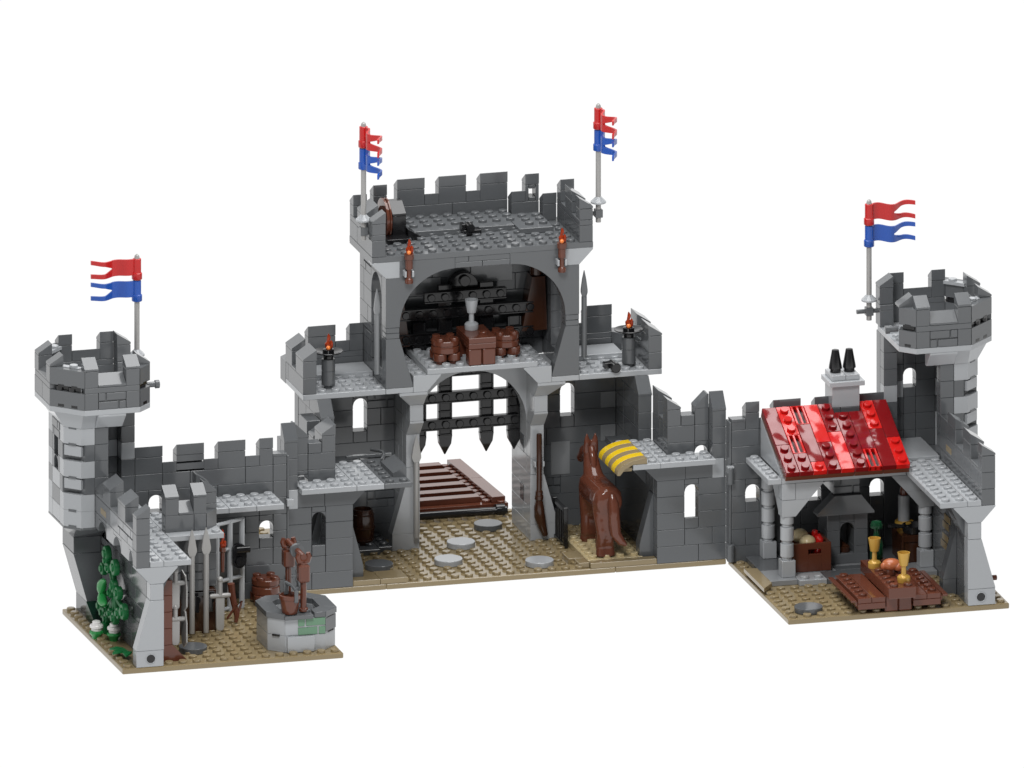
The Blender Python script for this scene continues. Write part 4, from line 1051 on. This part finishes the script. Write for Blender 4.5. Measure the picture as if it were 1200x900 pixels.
q = RM(); q.prism([(9.4, 8.0), (14.9, 8.0), (14.9, 10.9)], 0, 2.05, 2.95); q.prism([(9.4, 8.0), (14.9, 8.0), (14.9, 10.9)], 0, 10.05, 10.95); t.part('gable', q, 'LG', bevel=.02)

# red roof: nine ranks of plates, tiles and grilles on brown carriers
ang = math.atan2(11.45 - 8.5, 14.7 - 8.2); ca, sa = math.cos(ang), math.sin(ang)
Y0, Z0 = 8.2, 8.02; LEN = (14.7 - 8.2) / ca
t = Thing('tiled_roof', 'sloping roof of dark red and bright red plates, tiles and grilles', 'roof', rp(6.5, 11.5, 8.0))
def RT(m):   # tilt local (x, u along slope, w above slope) into place
    m.v = [(x, (Y0 + u * ca - w * sa) - 16.1, Z0 + u * sa + w * ca) for x, u, w in m.v]; return m
def rm(): return MB(32.1, 0)
q = rm(); q.box(2, 7, 0, LEN, 0, .36); q.box(9.1, 11, 0, LEN, 0, .36); q.box(7, 9.1, 0, LEN - 1.05, 0, .36); t.part('carrier', RT(q), 'RB')
SC = LEN / 7
lay = [ # per rank from the eave: (length, kind, colour)
 [(3, 's', 'DR'), (4, 't', 'DR')], [(2, 's', 'DR'), (2, 'g', 'RED'), (3, 's', 'RED')], [(1, 's', 'RED'), (4, 't', 'DR'), (2, 'g', 'RED')],
 [(3, 's', 'DR'), (4, 't', 'RED')], [(4, 't', 'RED'), (3, 's', 'DR')], [(6, 's', 'DR')], [(2, 'g', 'RED'), (4, 't', 'DR')], [(4, 't', 'DR'), (3, 's', 'RED')], [(3, 's', 'RED'), (4, 't', 'DR')]]
for i, rank in enumerate(lay):
    x0, x1 = 2 + i, 3 + i; u = 0
    for n, kind, col in rank:
        q = rm(); u0, u1 = u * SC, (u + n) * SC
        if kind == 'g':
            q.box(x0, x1, u0, u1, .36, .42)
            for k in (0, .39, .78): q.box(x0 + k + .02, x0 + k + .2, u0, u1, .4, .76)
            q.box(x0, x1, u0, u0 + .1, .4, .76); q.box(x0, x1, u1 - .1, u1, .4, .76)
        else:
            q.box(x0, x1, u0, u1, .36, .76)
            if kind == 's':
                for k in range(n): q.stud((x0 + x1) / 2, (u + k + .5) * SC, .76)
        o = t.part({'s': 'studded_plate', 't': 'roof_tile', 'g': 'grille'}[kind], RT(q), col)
        if kind == 'g':
            q = rm(); q.box(x0 + .05, x1 - .05, u0 + .11, u1 - .11, .415, .46); t.part('grille_slot', RT(q), 'BLK', parent=o)
        u += n

# fireplace with chimney
t = Thing('fireplace', 'grey hooded fireplace with arched mouth whose pale chimney rises through the roof', 'fireplace', rp(7.5, 13, .8))
q = RM(); q.wall('x', 5.95, 8.9, 11.5, 14, .8, 3, openings=[(6.9, 7.9, 1.5, 3.75)], seed=81); q.archfill('x', 6.9, 7.9, 11.5, 14, 3.75)
q.box(5.95, 8.9, 11.4, 12, .8, 1.48); q.box(6.9, 7.9, 13.4, 14, 1.4, 4)
t.part('body', q, 'DDG')
q = RM(); q.prism([(5.1, 4.45), (9.25, 4.45), (9.25, 4.62), (8.3, 5.85), (6.35, 5.85), (5.1, 4.62)], 1, 11.0, 12.1)
t.part('hood', q, 'DDG', bevel=.02)
q = RM(); q.masonry('x', 6.4, 8.3, 11.4, 15, 5.86, 7.06); q.masonry('x', 6.6, 8.4, 11.8, 15, 7.06, 8.2); q.box(7, 9, 13.6, 15, 8.4, 10.4); t.part('flue', q, 'DDG')
q = RM(); q.box(7, 7.6, 14, 16, 10.4, 11.4); q.box(7.6, 9, 14, 16, 10.4, 11.4); t.part('stack_base', q, 'DG')
q = RM(); q.box(7, 9, 14, 16, 11.4, 12.95); q.box(6.75, 9.3, 13.7, 16.1, 12.95, 13.32); q.box(7, 8, 14, 16, 13.32, 13.72); q.box(8, 9, 14, 16, 13.32, 13.72)
ch = t.part('chimney', q, 'LG')
for x in (7.5, 8.5):
    q = RM(); q.lathe(x, 15, [(.38, 13.72), (.38, 13.95), (.47, 14.0), (.46, 14.15), (.27, 15.2), (.25, 15.32), (.18, 15.34)], 18); t.part('chimney_pot', q, 'BLK', parent=ch)
q = RM(); q.tube([(6.8, 12.2, 1.6), (7.7, 12.6, 1.7)], .22, 10); q.tube([(7.5, 12.0, 1.7), (6.9, 13, 2.3)], .22, 10); q.cyl(7.35, 12.1, 1.48, 1.9, .4); t.part('log', q, 'DB')

# crate and food
t = Thing('crate', 'brown wooden food crate with slotted handle on the hall floor', 'crate', rp(4.4, 11, .8))
q = RM()
x0, x1, y0, y1, z0, z1 = 2.95, 5.85, 10.05, 13.0, .8, 2.85
q.box(x0, x1, y0, y1, z0, z0 + .3); q.box(x0, x0 + .25, y0, y1, z0, z1); q.box(x1 - .25, x1, y0, y1, z0, z1); q.box(x0, x1, y1 - .25, y1, z0, z1)
a, b = 4.2, 5.15
q.box(x0, a, y0, y0 + .25, z0, z1, g=.001); q.box(b, x1, y0, y0 + .25, z0, z1, g=.001); q.box(a - .03, b + .03, y0 + .002, y0 + .25, z0, 2.05, g=0); q.box(a - .03, b + .03, y0 + .002, y0 + .25, 2.4, z1 - .002, g=0)
t.part('box', q, 'RB')
for (x, y, z, r), lab in zip(((4.0, 11.6, 3.0, .62), (4.35, 10.85, 2.75, .6)), ('pale tan loaf at the back of the brown crate', 'pale tan loaf at the front of the brown crate')):
    q = RM(); q.ball((x, y, z), r, sz=.85); X, Y, Z = rp(x, y, z); single(q, 'loaf', 'LTAN', lab, 'loaf', (X, Y, Z - .5), 'food in the brown crate', ang=60)
for pts, lab in ((((5.1, 11.5, 1.6), (5.05, 11.5, 3.0), (5.05, 11.45, 3.35)), 'upright red sausage at the back of the brown crate'), (((4.9, 10.7, 1.5), (5.15, 10.75, 2.4), (5.2, 10.75, 2.95), (5.05, 10.75, 3.2)), 'curved red sausage at the front of the brown crate')):
    q = RM(); q.tube(pts, [.2] + [.27] * (len(pts) - 2) + [.2], 12); X, Y, Z = rp(*pts[0]); single(q, 'sausage', 'RED', lab, 'sausage', (X, Y, Z), 'food in the brown crate', ang=60)
q = RM(); q.box(3.3, 5.55, 10.4, 12.7, 1.1, 1.75); single(q, 'red_tray', 'DR', 'red block seen through the handle slot of the brown crate', 'block', rp(4.4, 11.5, 1.1))

# dining table, benches and what stands on them
t = Thing('dining_table', 'long reddish brown studded dining table at the front of the hall', 'table', rp(8, 3, .4))
q = RM(); q.box(7, 9, -1, 6.6, 1.6, 2.4); q.studs(7, 9, -1, 6, 2.4, skip=[]); t.part('tabletop', q, 'RB')
for y in (0, 4.8):
    q = RM(); q.box(7, 8, y, y + 1, .4, 1.6, c=.1); q.box(8, 9, y, y + 1, .4, 1.6, c=.1); t.part('leg', q, 'RB')
def bench(X0, side, label):
    t = Thing('bench', label, 'bench', rp(X0 + 1, 3, .4), 'benches at the dining table')
    W = lambda: MB(32.1, -16.1, 16 if side else None)
    x = 5.0
    q = W(); q.box(x, x + 2, -.2, 6, .75, 1.2); q.box(x, x + 1, -.2, 6, 1.2, 1.6); q.box(x + 1, x + 2, -.2, 6, 1.2, 1.6, c=.03); q.studs(x, x + 1, 0, 6, 1.6); t.part('seat', q, 'RB')
    q = W(); q.box(x - .5, x - .12, -.2, 6, 1.3, 1.5); q.box(x - .15, x, -.1, 5.9, 1.0, 1.35); t.part('rail', q, 'RB')
    q = W(); q.box(x + .2, x + 1, 1, 2, .4, .75); q.box(x + .2, x + 1, 4, 5, .4, .75); t.part('foot', q, 'DB')
bench(5, 0, 'brown bench with rail on the left side of the dining table')
bench(9, 1, 'brown bench with rail on the right side of the dining table')
X, Y, Z = rp(7.45, 4.45, 2.4); goblet(X, Y, Z, 'GOLD', 'gold goblet on the dining table in front of the green bottle', 1.05, 'gold goblets on the dining table')
X, Y, Z = rp(8.45, .35, 2.4); goblet(X, Y, Z, 'GOLD', 'gold goblet on the dining table nearest the front edge', 1.05, 'gold goblets on the dining table')
t = Thing('roast', 'orange brown roast bird on the dining table between the goblets', 'roast', rp(8.05, 2.5, 2.4))
q = RM(); q.cyl(8.05, 2.4, 2.4, 2.85, .34); t.part('stand', q, 'RB')
q = RM(); q.ball((8.1, 2.4, 3.15), .68, sx=1.0, sy=.85, sz=.62); q.ball((7.55, 2.3, 3.1), .25); q.ball((8.55, 2.1, 3.0), .3, sx=1.2); t.part('meat', q, 'NOU', ang=60)
q = RM(); q.lathe(8.05, 6.1, [(.42, 2.42), (.46, 2.5), (.46, 3.7), (.2, 4.3), (.19, 4.75), (.42, 4.8), (.45, 5.0), (.34, 5.25), (.1, 5.32)], 20); single(q, 'bottle', 'TGR', 'clear green bottle with round stopper at the back of the dining table', 'bottle', rp(8.05, 6.1, 2.4))
t = Thing('chest', 'dark brown chest in the corner behind the right column', 'chest', rp(12, 11.5, .8))
q = RM(); q.box(11, 13, 10.3, 13, 2.3, 2.8); q.box(11.05, 12.95, 10.4, 13, .8, 2.3); t.part('box', q, 'DB')
q = RM(); q.box(11.0, 11.2, 10.25, 10.5, .8, 2.8); q.box(12.2, 13, 10.25, 10.5, .8, 2.8); t.part('corner_strap', q, 'DB')
t = Thing('frying_pan', 'black frying pan on top of the dark brown chest', 'pan', rp(12, 11.1, 2.8))
q = RM(); q.lathe(12.1, 11.1, [(.7, 2.8), (.75, 2.85), (.85, 3.35), (.8, 3.37), (.66, 2.95), (.1, 2.92)], 22); t.part('pan', q, 'BLK')
q = RM(); q.tube([(11.4, 11.1, 3.25), (10.6, 11.0, 3.4), (10.2, 11.0, 3.42)], [.14, .17, .14], 10); t.part('handle', q, 'BLK')
t = Thing('candle', 'thick pale candle in a gold holder behind the frying pan', 'candle', rp(11.75, 12.4, 2.8))
q = RM(); q.lathe(11.75, 12.4, [(.45, 2.8), (.5, 2.9), (.5, 3.05), (.66, 3.2), (.66, 3.32), (.5, 3.36)], 20); t.part('holder', q, 'GOLD')
q = RM(); q.cyl(11.75, 12.4, 3.3, 5.2, .42); t.part('wax', q, 'LG')
q = RM(); q.lathe(11.75, 12.4, [(.28, 5.2), (.3, 5.5), (.2, 5.9), (.05, 6.1)], 14); t.part('wick', q, 'RB')
q = RM(); q.lathe(0, 2.0, [(.14, 15.3), (.19, 15.33), (.19, 15.6), (.14, 15.63)], 12, ax=0, cz=1.75); single(q, 'peg', 'RB', 'tiny brown peg sticking out low on the outside of the right wall', 'peg', rp(15.5, 2, 2.4))
q = RM(); q.bar((15.3, 2.0, 1.75), (14, 2.0, 1.75), .1)
q2 = bpy.data.objects['peg']; bar_o = q.build('pin', 'RB', q2, rp(15.5, 2, 2.4))

# ================================================================= tabletop, light, camera
tm = bpy.data.materials.new('white_table_added_glow'); tm.use_nodes = True
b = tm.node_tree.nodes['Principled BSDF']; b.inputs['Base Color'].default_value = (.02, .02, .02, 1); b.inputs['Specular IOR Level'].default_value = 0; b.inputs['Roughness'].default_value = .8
b.inputs['Emission Color'].default_value = (1, 1, 1, 1); b.inputs['Emission Strength'].default_value = 1.0  # glow added to keep the surface white and shadowless; also fills from below
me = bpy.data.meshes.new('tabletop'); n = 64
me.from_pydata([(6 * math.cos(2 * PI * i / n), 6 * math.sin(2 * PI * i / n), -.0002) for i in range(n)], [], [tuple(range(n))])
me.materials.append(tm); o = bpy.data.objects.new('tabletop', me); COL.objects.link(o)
tag(o, 'plain white tabletop with added glow', 'tabletop', kind='structure')

w = bpy.data.worlds.new('World'); sc.world = w; w.use_nodes = True
nt = w.node_tree; bg = nt.nodes['Background']      # white studio: bright sweep behind, dimmer in front and overhead
tcw = nt.nodes.new('ShaderNodeTexCoord'); sx = nt.nodes.new('ShaderNodeSeparateXYZ'); nt.links.new(tcw.outputs['Generated'], sx.inputs[0])
def mrange(src, a, b, c, d):
    n = nt.nodes.new('ShaderNodeMapRange'); nt.links.new(src, n.inputs['Value'])
    for k, v in zip(('From Min', 'From Max', 'To Min', 'To Max'), (a, b, c, d)): n.inputs[k].default_value = v
    return n.outputs['Result']
mxx = nt.nodes.new('ShaderNodeMath'); mxx.operation = 'MAXIMUM'; nt.links.new(mrange(sx.outputs['Y'], -.3, .6, .16, 1.0), mxx.inputs[0]); nt.links.new(mrange(sx.outputs['X'], -.3, -.9, .16, .5), mxx.inputs[1])
mu = nt.nodes.new('ShaderNodeMath'); mu.operation = 'MULTIPLY'
nt.links.new(mxx.outputs[0], mu.inputs[0]); nt.links.new(mrange(sx.outputs['Z'], .35, .9, 1.0, .3), mu.inputs[1])
bg.inputs['Color'].default_value = (1, 1, 1, 1); nt.links.new(mu.outputs[0], bg.inputs['Strength'])

a, e = R_(15.27), R_(15.85)
fw = Vector((math.sin(a) * math.cos(e), math.cos(a) * math.cos(e), -math.sin(e)))
rt = Vector((math.cos(a), -math.sin(a), 0)); up = rt.cross(fw)
ctr = Vector((16.49, 0, 14.26)) * U
cd = bpy.data.cameras.new('Camera'); cd.type = 'ORTHO'; cd.ortho_scale = 1200 / 16.78 * U; cd.clip_end = 50; cd.clip_start = .01
cam = bpy.data.objects.new('Camera', cd); COL.objects.link(cam)
cam.matrix_world = Matrix.Translation(ctr - fw * 1.6) @ Matrix((rt, up, -fw)).transposed().to_4x4()
sc.camera = cam

def area(name, loc, target, size, power, col=(1, 1, 1)):
    l = bpy.data.lights.new(name, 'AREA'); l.shape = 'RECTANGLE'; l.size, l.size_y = size; l.energy = power; l.color = col
    o = bpy.data.objects.new(name, l); COL.objects.link(o); o.location = loc
    o.rotation_euler = (Vector(target) - Vector(loc)).to_track_quat('-Z', 'Y').to_euler()
    return o
T0 = Vector((16, -2, 8)) * U
area('key_light', T0 + Vector((-.3, -.75, .85)), T0, (.3, .3), 7.2)
area('top_softbox', (.26, .16, 1.3), (.26, .16, 0), (.80, 1.2), 17.5)
sc.view_settings.view_transform = 'Standard'; sc.view_settings.look = 'None'; sc.view_settings.exposure = 0; sc.view_settings.gamma = 1
sc.cycles.max_bounces = 8; sc.cycles.diffuse_bounces = 4; sc.cycles.transmission_bounces = 8
